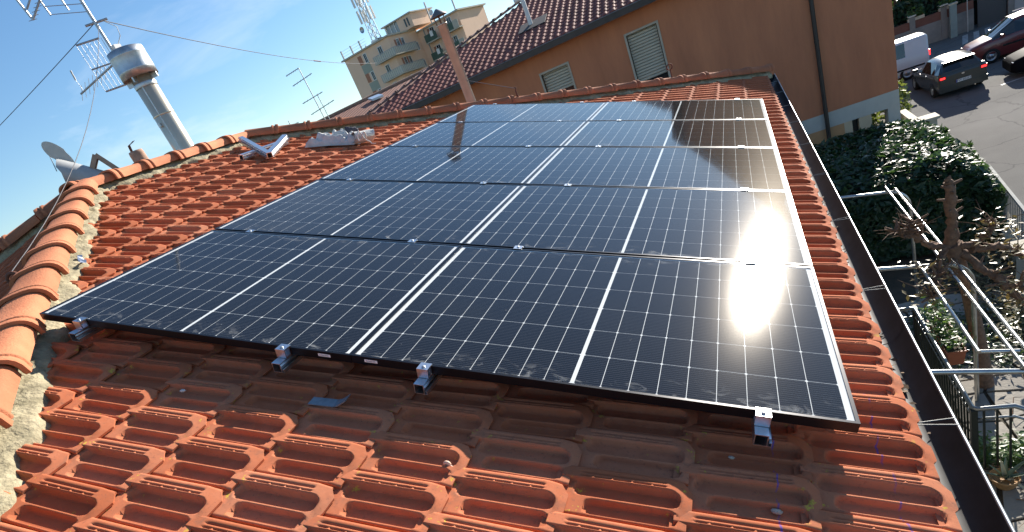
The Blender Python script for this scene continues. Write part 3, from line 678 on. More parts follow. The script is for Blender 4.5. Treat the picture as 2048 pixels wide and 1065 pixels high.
# ------------------------------------------------------------------ flues, cowls and masts behind the ridge
FX, FY = -6.41, 4.09
fl = thing('chimney_flue', (FX, FY, 1.6), 'thick polished steel flue with a wide drum hood behind the ridge', 'chimney')
MB().lathe([(0.125, 1.50), (0.125, 2.86), (0.118, 2.865)], (FX, FY, 0), 40).build('flue_pipe', STEEL, fl)
MB().lathe([(0.129, 2.74), (0.131, 2.745), (0.131, 2.785), (0.129, 2.79)], (FX, FY, 0), 40).build('clamp_band', GALV, fl)
MB().box((-0.006, -0.128, 1.55), (0.006, -0.122, 2.74), Matrix.Translation((FX, FY, 0)) @ Matrix.Rotation(R(28), 4, 'Z')).build('reflection_strip', GALV, fl)  # bright strip added in place of the reflected streak down the pipe
for z_ in (1.95, 2.42): MB().lathe([(0.1255, -.012), (0.1285, -.008), (0.1285, .008), (0.1255, .012)], (FX, FY, z_), 40).build('pipe_joint', STEEL, fl)
MB().box((FX - 0.02, FY - 0.150, 2.30), (FX + 0.02, FY - 0.122, 2.34)).build('seam_clip', GALV, fl)
hd = MB(); hd.lathe([(0.0, 3.16), (0.18, 3.165), (0.203, 3.155), (0.205, 3.10), (0.207, 3.095), (0.205, 3.09), (0.206, 2.935), (0.208, 2.93), (0.206, 2.925), (0.207, 2.855), (0.200, 2.855), (0.198, 3.10), (0.0, 3.12)], (FX, FY, 0), 40)
hd.build('drum_hood', GALV, fl)
for k in range(4):
    a = k * math.pi / 2 + 0.4; MB().box((-0.008, 0.12, 2.80), (0.008, 0.20, 2.90), Matrix.Translation((FX, FY, 0)) @ Matrix.Rotation(a, 4, 'Z')).build('hood_bracket', GALV, fl)
# tv mast behind the flue
mx, my = -7.07, 4.54
ANT = mat('antenna_aluminium', (0.42, 0.42, 0.42), 0.45, metal=0.8, var=0.2, scale=20)
ms = thing('antenna_mast', (mx, my, 1.35), 'tall tv mast with grid and corner reflector antennas behind the thick flue', 'antenna')
MB().tube([(mx, my, 1.35), (mx - 0.02, my - 0.02, 4.7)], 0.019, 10).build('mast', ANT, ms)
rg = MB(); h0 = Vector((-7.30, 4.27, 0)); h1 = Vector((-7.12, 4.48, 0))
for z in (3.55, 2.995): rg.tube([h0 + Vector((0, 0, z)), h1 + Vector((0, 0, z))], 0.011, 6)
rg.tube([h0 + Vector((0, 0, 3.262)), h1 + Vector((0.12, 0.14, 3.262))], 0.009, 6)
for k in range(8):
    p = h0.lerp(h1, k / 5.6); rg.tube([p + Vector((0, 0, 3.55)), p + Vector((0, 0, 2.995))], 0.0035, 5)
rg.build('grid_reflector', ANT, ms)
bm_ = MB(); b0, b1 = Vector((-7.10, 4.44, 3.236)), Vector((-8.17, 4.60, 3.236)); bm_.tube([b0, b1], 0.012, 6)
for k in range(7):
    p = b0.lerp(b1, 0.25 + k * 0.12); bm_.tube([p - Vector((0.01, 0.05, 0.09)), p + Vector((0.01, 0.05, 0.09))], 0.0035, 5)
p = b0.lerp(b1, 0.9); bm_.tube([p, p + Vector((-0.02, 0, 0.16))], 0.003, 5); bm_.tube([p + Vector((-0.02, 0, 0.15)), p + Vector((0.0, 0, 0.27))], 0.012, 6)
bm_.build('director_boom', ANT, ms)
u_ = MB(); z0 = 3.90
for dz in (0.0, 0.09, 0.19, 0.30):
    u_.tube([(-7.34, 4.22, z0 + 0.02 + dz), (-7.09, 4.52, z0 - 0.06 + dz)], 0.0045, 5)
for q in ((-7.335, 4.228), (-7.205, 4.388)): u_.tube([(q[0], q[1], z0 + 0.01), (q[0] - 0.03, q[1] - 0.02, z0 + 0.5)], 0.010, 6)
u_.build('grid_reflector', ANT, ms)
v_ = MB(); cpt = Vector((-7.455, 4.072, 3.915))
v_.tube([cpt, Vector((-7.33, 4.235, 4.10)), Vector((-7.25, 4.33, 4.22))], 0.012, 6); v_.tube([cpt, Vector((-7.47, 4.05, 4.15)), Vector((-7.48, 4.04, 4.3))], 0.014, 6); v_.tube([(-7.45, 4.08, 4.03), (-7.36, 4.19, 4.16)], 0.011, 6)
for k in range(5):
    p = cpt.lerp(Vector((-7.33, 4.235, 4.10)), k / 5); v_.tube([p + Vector((-.03, -.035, 0)), p + Vector((.03, .035, 0))], 0.0035, 5)
v_.build('corner_reflector', ANT, ms)
MB().tube([(mx - .1, my - .1, 3.71), (mx + .08, my + .10, 3.715)], 0.014, 6).build('guy_collar', ANT, ms)
MB().cbox((mx + 0.05, my + 0.02, 3.40), (0.05, 0.10, 0.05)).build('amplifier_box', mat('white_plastic', (0.7, 0.7, 0.68), 0.5), ms)
cb_ = MB(); cb_.tube([(mx + .05, my + .06, 3.70), (mx + .13, my + .12, 3.60), (mx + .12, my + .1, 3.5), (mx + .05, my + .03, 3.40), (mx + .10, my + .06, 3.30), (mx + .05, my + .02, 3.1), (mx + .03, my, 2.2)], 0.005, 5); cb_.build('coax_cable', mat('cable_white', (0.6, 0.6, 0.58), 0.6), ms)
def wire(p0, p1, sag, r, label, n=14, twist=None):
    p0, p1 = Vector(p0), Vector(p1); pts = [p0.lerp(p1, i / n) - Vector((0, 0, sag * 4 * (i/n) * (1 - i/n))) for i in range(n + 1)]
    t = tag(MB().tube(pts, r, 5).build('guy_wire', WIRE), label, 'guy wire', 'guy wires of the tv mast')
    if twist: p = p0.lerp(p1, twist) - Vector((0, 0, sag*4*twist*(1-twist))); q = p0.lerp(p1, twist + .035) - Vector((0, 0, sag*4*(twist+.035)*(1-twist-.035))); tb = MB().tube([p - t.location, q - t.location], 0.012, 6); o = bpy.data.objects.new('turnbuckle', tb.mesh('turnbuckle', RUST)); col.objects.link(o); o.parent = t
gc_ = Vector((mx - .02, my - .02, 3.71))
wire(gc_, (-12.6, 4.9, 3.5), 0.02, 0.0045, 'thin guy wire running down left from the tv mast')
wire(gc_ + Vector((.06, .08, 0)), (-10.2, 15.9, 3.2), 0.18, 0.0055, 'long thin guy wire crossing the sky right of the tv mast', twist=0.55)
wire(Vector(eye1) + Vector((0, 0, 0.04)), (mx, my, 3.68), 0.22, 0.003, 'pale wire rising from the near eye bolt towards the mast')
# vent cowl: tilted scoop pipe with an oval vane
cw_ = thing('vent_cowl', (-7.25, 3.35, 1.45), 'grey sheet metal vent cowl with an oval vane beyond the ridge', 'vent cowl')
c_ = MB(); ax0 = Vector((-7.20, 3.52, 1.93)); ax1 = Vector((-7.48, 3.18, 2.30)); rd = 0.15
d_ = (ax1 - ax0).normalized(); s1 = Vector((0, 0, 1)) - d_ * d_.z; s1.normalize(); s2 = d_.cross(s1); vs = []; n = 20
for t_ in range(5):
    for k in range(n):
        a = 2*math.pi*k/n; cut = (0.16 if t_ == 4 else 0) * (0.5 - 0.5*math.cos(a)); vs.append(ax0.lerp(ax1, t_/4) - d_*cut*(1 if math.cos(a) < 0 else 0.4) + (s1*math.cos(a) + s2*math.sin(a))*rd*(1 + .02*t_))
c_.add(vs, [(i*n+k, i*n+(k+1)%n, (i+1)*n+(k+1)%n, (i+1)*n+k) for i in range(4) for k in range(n)], True); c_.build('scoop', mat('dull_zinc', (0.40, 0.41, 0.41), 0.55, metal=0.35, var=0.12, scale=8), cw_)
MB().tube([(-7.16, 3.57, 1.45), (-7.16, 3.57, 2.06)], 0.12, 20).build('vent_pipe', GALV, cw_)
o_ = MB(); ctr = Vector((-7.395, 3.285, 2.455)); la = (Vector((-7.425, 3.25, 2.60)) - Vector((-7.345, 3.36, 2.28))); ln = la.length / 2 * 1.05; la.normalize(); lb = Vector((0.55, 0.62, 0.35)); lb = (lb - la*lb.dot(la)).normalized(); nn = la.cross(lb)
ring = [(ctr + la*math.cos(t)*ln + lb*math.sin(t)*0.085*(1.0 if math.cos(t) > 0 else 0.85)) for t in [2*math.pi*i/28 for i in range(28)]]
o_.add([p + nn*.003 for p in ring] + [p - nn*.003 for p in ring], [tuple(range(28)), tuple(reversed(range(28, 56)))] + [(i, 28+i, 28+(i+1)%28, (i+1)%28) for i in range(28)]); o_.build('oval_vane', mat('pale_sheet_metal', (0.50, 0.49, 0.46), 0.5, metal=0.6, var=0.1), cw_)
MB().tube([(-7.46, 3.24, 2.55), (-7.49, 3.20, 2.30)], 0.006, 6).build('stay_rod', GALV, cw_)
# tent shaped chimney cap, two slabs leaning together
tc_ = thing('slab_chimney', (-7.25, 3.49, 1.5), 'chimney with a tent of two leaning slabs beyond the ridge', 'chimney')
SL = mat('weathered_slab', (0.36, 0.27, 0.20), 0.85, var=0.2, scale=12)
ap = Vector((-7.21, 3.56, 2.31)); wv = Vector((-0.55, 0.42, 0)); wv.normalize()
for foot in (Vector((-7.36, 3.37, 2.05)), Vector((-7.12, 3.68, 2.02))):
    dd = (foot - ap); L_ = dd.length; dd.normalize(); nn = dd.cross(wv).normalized(); s_ = MB(); a_ = ap; vs = []
    for q in (0.0, L_ + 0.25):
        for e in (-0.09, 0.09):
            for t_ in (-0.026, 0.026): vs.append(a_ + dd*q + wv*e + nn*t_)
    s_.add(vs, [(0, 1, 3, 2), (4, 6, 7, 5), (0, 4, 5, 1), (2, 3, 7, 6), (0, 2, 6, 4), (1, 5, 7, 3)]); s_.build('slab', SL, tc_)
MB().box((-7.40, 3.34, 1.4), (-7.06, 3.68, 1.86)).build('chimney_stack', RENDERW, tc_)
# clay vent stub with a loose metal hook on its top
vt = thing('vent_stub', (-6.97, 3.87, 1.5), 'short clay vent pipe with a bent metal strap on top beyond the ridge', 'vent pipe')
MB().lathe([(0.092, 1.5), (0.088, 2.17), (0.082, 2.205), (0.066, 2.205), (0.066, 2.1)], (-6.967, 3.885, 0), 16).build('clay_pipe', mat('old_clay', (0.40, 0.24, 0.17), 0.85, var=0.25, scale=15), vt)
k_ = MB(); pts = [(-7.005, 3.845, 2.10), (-6.985, 3.865, 2.285), (-6.955, 3.90, 2.30), (-6.935, 3.925, 2.315)]
vs = []
for p in pts: vs += [Vector(p) + Vector((-.010, -.012, 0)), Vector(p) + Vector((.010, .012, 0))]
k_.add(vs, [(2*i, 2*i+1, 2*i+3, 2*i+2) for i in range(3)]); k_.build('strap', RUST, vt)
# thin flue with a conical cap beyond the far hip
f2x, f2y = -0.131 - 9.5*math.sin(R(23.42)), -1.495 + 9.5*math.cos(R(23.42))
f2 = thing('chimney_flue', (f2x, f2y, 0.5), 'slim steel flue with a pointed cap beyond the far hip', 'chimney')
MB().lathe([(0.072, 0.4), (0.072, 2.25), (0.083, 2.252), (0.083, 2.262), (0.06, 2.265)], (f2x, f2y, 0), 24).build('flue_pipe', mat('gold_steel', (0.55, 0.51, 0.44), 0.36, metal=0.5, var=0.15, scale=4), f2)
MB().lathe([(0.0, 2.47), (0.02, 2.462), (0.128, 2.375), (0.130, 2.370), (0.0, 2.39)], (f2x, f2y, 0), 24).build('cone_cap', mat('sooty_steel', (0.20, 0.19, 0.18), 0.5, metal=0.7), f2)
for k in range(4):
    a = k*math.pi/2 + .5; MB().tube([(f2x + .066*math.cos(a), f2y + .066*math.sin(a), 2.24), (f2x + .075*math.cos(a), f2y + .075*math.sin(a), 2.385)], 0.007, 6).build('cap_stay', RUST, f2)
tag(MB().tube([p2_ + Vector((0, 0, 0.13)), Vector((f2x + .07, f2y - .02, 1.44))], 0.004, 5).build('tie_wire', WIRE), 'thin wire tying the slim flue to a hook on the far hip', 'wire')

# ------------------------------------------------------------------ neighbouring orange house
K0 = Vector((3.67, 18.66, 0)); dW = Vector((.9956, .0937, 0)); nW = Vector((-.0937, .9956, 0))
HM = Matrix((dW, nW, Vector((0, 0, 1)))).transposed().to_4x4(); HM.translation = K0
ORANGE = mat('orange_render', (0.54, 0.215, 0.105), 0.9, c2=(0.40, 0.155, 0.08), scale=1.6, bump=0.4, bscale=60, stretch=(1.0, 1.0, 0.22))
GREYB = mat('grey_render', (0.46, 0.46, 0.41), 0.9, var=0.08, scale=2, bump=0.3, bscale=60)
CREAM = mat('cream_render', (0.55, 0.45, 0.30), 0.9, var=0.08, scale=2)
DKMET = mat('dark_brown_metal', (0.045, 0.038, 0.034), 0.5, metal=0.3, var=0.2, scale=5)
NG = -5.9
nb = thing('orange_house', HM @ Vector((-8, 4, NG)), 'orange rendered house with dark brown tiled roof behind the solar roof', 'house')
EZ = 1.60
w1 = (-6.78, -5.87, -0.75, 1.01); w2_ = (-9.58, -8.69, -0.75, 0.955)
wl_ = MB()      # front wall as piers around the window openings, then the body behind
def wbx(x0, x1, y0, y1, z0, z1, mb=wl_): mb.box((x0, y0, z0), (x1, y1, z1), HM)
xs = [-16.6, w2_[0], w2_[1], w1[0], w1[1], 0.0]
for i in range(5):
    x0, x1 = xs[i], xs[i+1]
    if i in (1, 3):
        w = w2_ if i == 1 else w1; wbx(x0, x1, 0, .25, -3.135, w[2]); wbx(x0, x1, 0, .25, w[3], EZ)
    else: wbx(x0, x1, 0, .25, -3.135, EZ)
wbx(-16.6, 0, .25, 11, -3.135, EZ)
wl_.build('wall', ORANGE, nb)
pb = MB(); wbx(-16.6, 0.0, -0.012, 11, -3.58, -3.137, pb); wbx(-0.30, 0.0, -0.012, .35, NG, -3.582, pb); pb.build('plinth_band', GREYB, nb)
pc = MB(); wbx(-1.04, -0.72, 0, .3, NG, -3.582, pc); wbx(-1.43, -1.22, 0.003, .3, NG, -3.582, pc); pc.build('portico_pier', CREAM, nb)
po = MB(); wbx(-16.6, -1.432, 0, .3, NG, -3.582, po); po.build('ground_floor_wall', mat('ochre_render', (0.50, 0.28, 0.13), 0.9, var=0.08, scale=2), nb)
dr = MB(); wbx(-1.218, -1.042, .18, .24, NG, -3.60, dr); dr.build('dark_door', mat('dark_door', (0.02, 0.02, 0.02), 0.4), nb)
wg = MB()      # unseen taller wing, added with a sloping edge to shade the far tiles
poly = [(-3.9, EZ + .01), (-0.02, EZ + .01), (-0.02, 4.36), (-3.9, 3.25)]
wg.add([HM @ Vector((x, y, z)) for y in (0.002, 6) for x, z in poly], [(0, 1, 2, 3), (7, 6, 5, 4), (0, 4, 5, 1), (1, 5, 6, 2), (2, 6, 7, 3), (3, 7, 4, 0)]); wg.build('unseen_wing_wall', ORANGE, nb)
wr = MB(); poly = [(-4.3, 3.14), (0.4, 4.49), (0.4, 4.61), (-4.3, 3.26)]
wr.add([HM @ Vector((x, y, z)) for y in (-0.45, 6.4) for x, z in poly], [(0, 1, 2, 3), (7, 6, 5, 4), (0, 4, 5, 1), (1, 5, 6, 2), (2, 6, 7, 3), (3, 7, 4, 0)])
TDARK = mat('dark_brown_tile', (0.26, 0.105, 0.085), 0.7, c2=(0.18, 0.07, 0.06), scale=9, bump=0.3, bscale=60, objvar=0.2, spec=0.06)
wr.build('unseen_wing_roof', TDARK, nb)
PT = math.tan(R(16)); cP, sP = math.cos(R(16)), math.sin(R(16)); YE = -0.54; XL = -17.0; DP = 9.0
rz = EZ + 0.13
rf = MB(); V_ = lambda x, y, z: HM @ Vector((x, y, z))
rf.add([V_(XL, YE, rz), V_(0.5, YE, rz), V_(0.5, YE + DP, rz + DP*PT), V_(XL + DP, YE + DP, rz + DP*PT), V_(XL, YE + 2*DP, rz), V_(0.5, YE + 2*DP, rz)], [(0, 1, 2, 3), (0, 3, 4), (3, 2, 5, 4)])
nroof = rf.build('roof', mat('neighbour_underlay', (0.05, 0.025, 0.02), 0.9), nb)
tw, tl = 0.25, 0.33; nt_ = MB(); cols_ = [0, .03, .06, .085, .10, .118, .132, .143, .15, .20, .248]
def wv(x): return 0.036*math.sin(math.pi/2*x/0.10) if x < .10 else (0.036*math.cos(math.pi/2*(x-.10)/.05) if x < .15 else 0.0)
vs = []
for u, dz in ((-0.04, 0.004), (tl - 0.012, 0.030), (tl + 0.014, 0.024), (tl + 0.016, 0.0)):
    for x in cols_: vs.append((x, -u, (wv(x) if dz else wv(x)*0.55) + dz))
m = len(cols_); nt_.add(vs, [(i*m+j, (i+1)*m+j, (i+1)*m+j+1, i*m+j+1) for i in range(3) for j in range(m-1)], True)
ME_NT = nt_.mesh('roof_tile', TDARK)
SM = Matrix(((1, 0, 0, 0), (0, cP, -sP, 0), (0, sP, cP, 0), (0, 0, 0, 1)))
cands = []
for k in range(28):
    sy = (k + 1) * tl                       # distance up the slope of the tile's upper end
    for j in range(int(17.5 / tw)):
        x = XL + j*tw
        yy = sy*cP
        if x < XL + (yy - 0.15) - 0.02 or yy > DP: continue
        if -3.2 > x > -99: pass
        if x > -4.2: continue
        M = HM @ Matrix.Translation((x, YE, rz + 0.012)) @ SM @ Matrix.Translation((0, sy, 0))
        p = M @ Vector((tw/2, -tl/2, 0)); d2 = (p - cam.location).length if False else (p - Vector((-.131, -1.495, 1.214))).length
        vent = -8.9 < x < -7.9 and 1.2 < sy < 2.2
        cands.append((d2, M, in_view(p)))
cands.sort(key=lambda q: q[0])
left = MB(); npick = 0
for d2, M, vis in cands:
    if vis and npick < 300: inst('roof_tile', ME_NT, M, nroof); npick += 1
    elif vis or d2 < 30: left.add([M @ Vector(p) for p in nt_.v], nt_.f, True)
tag(left.build('roof_tile_field', TDARK, nroof), kind='stuff')
# hip caps
hc = cap_mesh(0.42, 0.10, 0.115, 0.8); hc.materials[0] = mat('dark_cap', (0.20, 0.095, 0.065), 0.6, var=0.2, scale=5)
pp0, pp1 = V_(XL + 8.0, YE + 8.0, rz + 8.0*PT + .03), V_(XL, YE, rz + .03); dd = pp1 - pp0; n_ = int(dd.length/.42); dn_ = dd.normalized(); yy = Vector((0, 0, 1)).cross(dn_).normalized(); zz_ = dn_.cross(yy)
for i in range(n_): inst('hip_tile', hc, Matrix.Translation(pp0 + dn_*(i*.42) + zz_*.03) @ Matrix((dn_, yy, zz_)).transposed().to_4x4(), nroof)
gg = MB(); gg.box((XL - .02, YE - .14, 1.545), (0.5, YE + .0, 1.555), HM); gg.box((XL - .02, YE - .14, 1.555), (0.5, YE - .13, 1.72), HM); gg.box((XL - .02, YE - .01, 1.555), (0.5, YE, 1.72), HM)
g2_ = gg.build('gutter', DKMET, nb)
MB().tube([V_(XL, YE - .14, 1.725), V_(0.5, YE - .14, 1.725)], 0.014, 8).build('gutter_bead', mat('bead_grey', (0.16, 0.16, 0.16), 0.4, metal=0.5), g2_)
sf = MB(); sf.box((XL + .05, YE + .005, 1.60), (0.45, 0.2, 1.64), HM); sf.build('soffit', mat('soffit_brown', (0.10, 0.06, 0.045), 0.8), nb)
dp = MB(); dp.tube([V_(-1.88, -.12, EZ), V_(-1.88, -.10, 1.2), V_(-1.88, -.10, NG)], 0.058, 12); dpo = dp.build('drainpipe', DKMET, nb)
for z in (0.9, -1.1, -3.0): 
    c_ = MB(); c_.lathe([(0.064, -.02), (0.066, 0), (0.064, .02)], HM @ Vector((-1.88, -.10, z)), 12); c_.build('pipe_clip', DKMET, dpo)
SHUT = mat('shutter_plastic', (0.46, 0.43, 0.34), 0.6, var=0.06, scale=3); STONE = mat('window_stone', (0.42, 0.38, 0.30), 0.85, var=0.1, scale=5); DARKG = mat('dark_window', (0.015, 0.017, 0.02), 0.08)
for w, sb in ((w1, -0.39), (w2_, 0.30)):
    x0, x1, z0, z1 = w; t_ = MB(); e = 0.06
    t_.box((x0 - e, -.03, z1), (x1 + e, .2, z1 + e), HM); t_.box((x0 - e, -.03, z0 - e), (x1 + e, .2, z0), HM); t_.box((x0 - e, -.03, z0), (x0, .2, z1), HM); t_.box((x1, -.03, z0), (x1 + e, .2, z1), HM)
    wo = t_.build('window', STONE, nb)
    g_ = MB(); g_.box((x0, .20, z0), (x1, .22, z1), HM); g_.build('pane', DARKG, wo)
    z = sb; k = 0
    while z < z1 - 0.005:
        s_ = MB(); h_ = min(0.082, z1 - z); s_.add([V_(x, y, zz) for x in (x0 + .02, x1 - .02) for y, zz in ((.17, z), (.135, z + .012), (.130, z + h_*.5), (.140, z + h_ - .012), (.17, z + h_))], [(i, i+1, 6+i, 5+i) for i in range(4)], False)
        s_.build('shutter_slat', SHUT, wo); z += 0.085
# white vent pipe and its patched flashing on the neighbour's roof
vx, vy = -9.75, 1.95; vz = rz + (vy - YE)*PT
vp = thing('roof_vent', V_(vx, vy, vz), 'white plastic vent pipe with bent top on the brown tiles', 'vent pipe')
vp_m = MB(); vp_m.tube([V_(vx, vy, vz - .1), V_(vx - .02, vy, vz + .78)] + [V_(vx - .02 - .13 + .13*math.cos(t), vy, vz + .78 + .13*math.sin(t)) for t in (R(30), R(60), R(90))] + [V_(vx - .30, vy, vz + .89)], 0.075, 12); vp_m.build('pipe', mat('white_pvc', (0.70, 0.68, 0.63), 0.45), vp)
fl_ = MB(); Mv = HM @ Matrix.Translation((vx, vy, vz + .055)) @ SM; fl_.box((-.42, -.5, 0), (.55, .42, .03), Mv); fl_.build('flashing', mat('bitumen_patch', (0.05, 0.045, 0.045), 0.75, var=0.3, scale=8), vp)

# ------------------------------------------------------------------ pale tiled roof in the middle distance
PALE = bpy.data.materials.new('pale_roof_tiles'); PALE.use_nodes = True
_n = PALE.node_tree.nodes; _l = PALE.node_tree.links; _b = _n['Principled BSDF']; _b.inputs['Roughness'].default_value = 0.85
_tc = _n.new('ShaderNodeTexCoord'); _w = _n.new('ShaderNodeTexWave'); _w.inputs['Scale'].default_value = 1.35; _w.inputs['Distortion'].default_value = 0.6; _w.bands_direction = 'X'
_no = _n.new('ShaderNodeTexNoise'); _no.inputs['Scale'].default_value = 1.2; _mx = _n.new('ShaderNodeMix'); _mx.data_type = 'RGBA'; _mx.inputs['A'].default_value = (0.36, 0.155, 0.10, 1); _mx.inputs['B'].default_value = (0.26, 0.105, 0.07, 1)
_l.new(_tc.outputs['Object'], _w.inputs['Vector']); _l.new(_tc.outputs['Object'], _no.inputs['Vector']); _l.new(_no.outputs['Fac'], _mx.inputs['Factor']); _l.new(_mx.outputs['Result'], _b.inputs['Base Color'])
_bp = _n.new('ShaderNodeBump'); _bp.inputs['Strength'].default_value = 0.9; _bp.inputs['Distance'].default_value = 0.06; _l.new(_w.outputs['Fac'], _bp.inputs['Height']); _l.new(_bp.outputs['Normal'], _b.inputs['Normal'])
ra, rb = Vector((-24.5, 27.5, 3.22)), Vector((-16.5, 38.5, 3.95)); rd_ = (rb - ra); rd_.z = 0; rd_.normalize(); rn = Vector((rd_.y, -rd_.x, 0))
ml = thing('tiled_house', (-19, 32, STREET), 'low house with a pale weathered tile roof before the apartment block', 'house')
mbx = MB(); e0, e1_ = ra + rn*7 - Vector((0, 0, 2.0)), rb + rn*7 - Vector((0, 0, 2.0)); f0, f1 = ra - rn*7 - Vector((0, 0, 2.0)), rb - rn*7 - Vector((0, 0, 2.0))
tk = Vector((0, 0, -.12)); mbx.add([ra, rb, e1_, e0, f0, f1] + [p + tk for p in (ra, rb, e1_, e0, f0, f1)], [(0, 3, 2, 1), (0, 1, 5, 4), (3, 9, 8, 2), (0, 6, 9, 3), (1, 2, 8, 7), (4, 10, 6, 0), (5, 1, 7, 11), (4, 5, 11, 10)]); mro = mbx.build('roof', PALE, ml)
mwall = MB(); q = [e0 - rn*.5, e1_ - rn*.5, f1 + rn*.5, f0 + rn*.5]; mwall.add([Vector((p.x, p.y, 1.0 + (p.z - 1.2)*.9)) for p in q] + [Vector((p.x, p.y, STREET)) for p in q], [(0, 1, 2, 3), (0, 4, 5, 1), (1, 5, 6, 2), (2, 6, 7, 3), (3, 7, 4, 0)]); mwall.build('wall', CREAM, ml)
rc = MB(); rc.tube([ra + Vector((0, 0, .03)), rb + Vector((0, 0, .03))], 0.11, 8); rc.build('ridge', mat('pale_ridge', (0.28, 0.17, 0.12), 0.85, var=0.2), mro)
sk = MB(); c0 = ra.lerp(rb, .42) + rn*1.0 - Vector((0, 0, .22)); sk.add([c0 + rd_*sx*.4 + rn*sy*.3 - Vector((0, 0, sy*.085)) + Vector((0, 0, h)) for h in (0, .12) for sx, sy in ((-1, -1), (1, -1), (1, 1), (-1, 1))], [(4, 5, 6, 7), (0, 1, 5, 4), (1, 2, 6, 5), (2, 3, 7, 6), (3, 0, 4, 7)]); sk.build('skylight', mat('skylight_glass', (0.5, 0.55, 0.6), 0.1, metal=0.3), mro)
ck = MB(); c0 = ra.lerp(rb, .80) + rn*2.5; ck.box((c0.x - .2, c0.y - .2, 2.6), (c0.x + .2, c0.y + .2, 4.1)); ck.box((c0.x - .28, c0.y - .28, 4.1), (c0.x + .28, c0.y + .28, 4.2)); ck.build('chimney', CREAM, mro)
# tv antennas on roofs further off
def yagi(base, top, arms, label, r=0.028):
    t = thing('tv_antenna', base, label, 'antenna', 'tv antennas on far roofs'); base, top = Vector(base), Vector(top)
    MB().tube([base - Vector((0, 0, 5)), top], r, 6).build('mast', ANT, t)
    for a, b in arms:
        a, b = Vector(a), Vector(b); m_ = MB(); m_.tube([a, b], r*.8, 5)
        for k in range(6):
            p = a.lerp(b, (k + .5)/6); m_.tube([p - Vector((.02, .02, .05)), p + Vector((.02, .02, .05))], r*.3, 4)
        m_.build('element_boom', ANT, t)
yagi((-17.89, 22.684, 2.2), (-18.0, 22.6, 5.25), (((-18.54, 22.19, 5.14), (-18.0, 22.6, 5.24)), ((-18.49, 22.23, 4.67), (-17.65, 22.86, 4.85)), ((-18.46, 22.26, 3.86), (-17.59, 22.9, 3.99)), ((-18.36, 22.33, 3.30), (-17.33, 23.09, 3.49)), ((-17.82, 22.74, 4.0), (-17.80, 22.75, 2.6))), 'tall bare tv mast with four cross booms against the sky', 0.022)
yagi((-19.2, 21.66, 2.6), (-19.21, 21.66, 3.46), (((-19.16, 21.7, 3.21), (-18.9, 21.91, 3.22)),), 'small tv mast with one short boom just above the ridge', 0.02)

# ------------------------------------------------------------------ apartment block
C0 = Vector((-50.0, 90.9, 0)); ba = R(8); aL = Vector((-math.cos(ba), math.sin(ba), 0)); bD = Vector((math.sin(ba), math.cos(ba), 0))
# local axes: x to the right along the facade, y away, z up
AM = Matrix((-aL, bD, Vector((0, 0, 1)))).transposed().to_4x4(); AM.translation = C0
APT = mat('apartment_cream', (0.82, 0.55, 0.38), 0.9, var=0.05, scale=0.3); APTG = mat('apartment_grey_green', (0.34, 0.35, 0.28), 0.9); APTL = mat('apartment_light', (0.72, 0.60, 0.40), 0.9)
SHB = mat('brown_shutter', (0.38, 0.16, 0.09), 0.7); WHT = mat('white_trim', (0.75, 0.73, 0.68), 0.6); RAILG = mat('rail_grey', (0.35, 0.36, 0.36), 0.5, metal=0.4); GRN = mat('green_awning', (0.07, 0.11, 0.08), 0.8, var=0.2, scale=1); CONC = mat('balcony_concrete', (0.48, 0.43, 0.34), 0.85, var=0.1, scale=1)
bl = thing('apartment_block', C0 + Vector((-3, 6, STREET)), 'cream apartment block with balconies, penthouse and roof mast on the skyline', 'building')
def abx(name, m_, *bxs, parent=bl):
    mb = MB()
    for x0, x1, y0, y1, z0, z1 in bxs: mb.box((x0, y0, z0), (x1, y1, z1), AM)
    return mb.build(name, m_, parent)
APT_W = abx('wall', APT, (-10.35, 0.1, 0, 8.6, STREET, 14.4), (-10.35, 9.0, 8.6, 18, STREET, 13.9))
abx('roof_slab', CONC, (-10.75, .45, -.4, 8.2, 14.4, 14.62), (-.2, 9.4, 8.2, 18.4, 13.9, 14.12))
abx('penthouse', APT, (-.9, 2.2, 5.5, 12, 14.62, 16.6)); abx('penthouse_roof', CONC, (-4.3, 2.5, 5.2, 12.4, 16.6, 16.78))
abx('penthouse_glazing', mat('blue_grey_glass', (0.30, 0.31, 0.30), 0.25, metal=0.1), (-4.1, -.902, 5.9, 11, 14.62, 16.6))
abx('penthouse_mullion', WHT, (-3.9, -3.75, 5.8, 5.9, 14.62, 16.6), (-2.9, -2.75, 5.8, 5.9, 14.62, 16.6), (-1.9, -1.75, 5.8, 5.9, 14.62, 16.6))
def win(x, z, w, h, y=0.0, face='f'):
    """a window set back in a proud white surround"""
    def B(x0, x1, y0, y1, z0, z1):
        return (x0, x1, y - y0, y - y1, z0, z1) if face == 'f' else (y + y1, y + y0, x0, x1, z0, z1)
    def S(q): return (min(q[0], q[1]), max(q[0], q[1]), min(q[2], q[3]), max(q[2], q[3]), q[4], q[5])
    e = .09
    f_ = abx('window', WHT, S(B(x - e, x, .10, .002, z - e, z + h + e)), S(B(x + w, x + w + e, .10, .002, z - e, z + h + e)), S(B(x, x + w, .10, .002, z + h, z + h + e)), S(B(x, x + w, .14, .002, z - e, z)), S(B(x + w*.47, x + w*.53, .06, .002, z, z + h)))
    abx('pane', DARKG, S(B(x, x + w, .03, .004, z, z + h)), parent=f_)
    return f_
def shut(x, z, w, h, y=0.0, face='f'):
    q = (x, x + w, y - .07, y - .003, z, z + h) if face == 'f' else (y + .003, y + .07, x, x + w, z, z + h)
    return abx('shutter', SHB, q)
BGL = mat('balcony_panel', (0.56, 0.52, 0.42), 0.35)
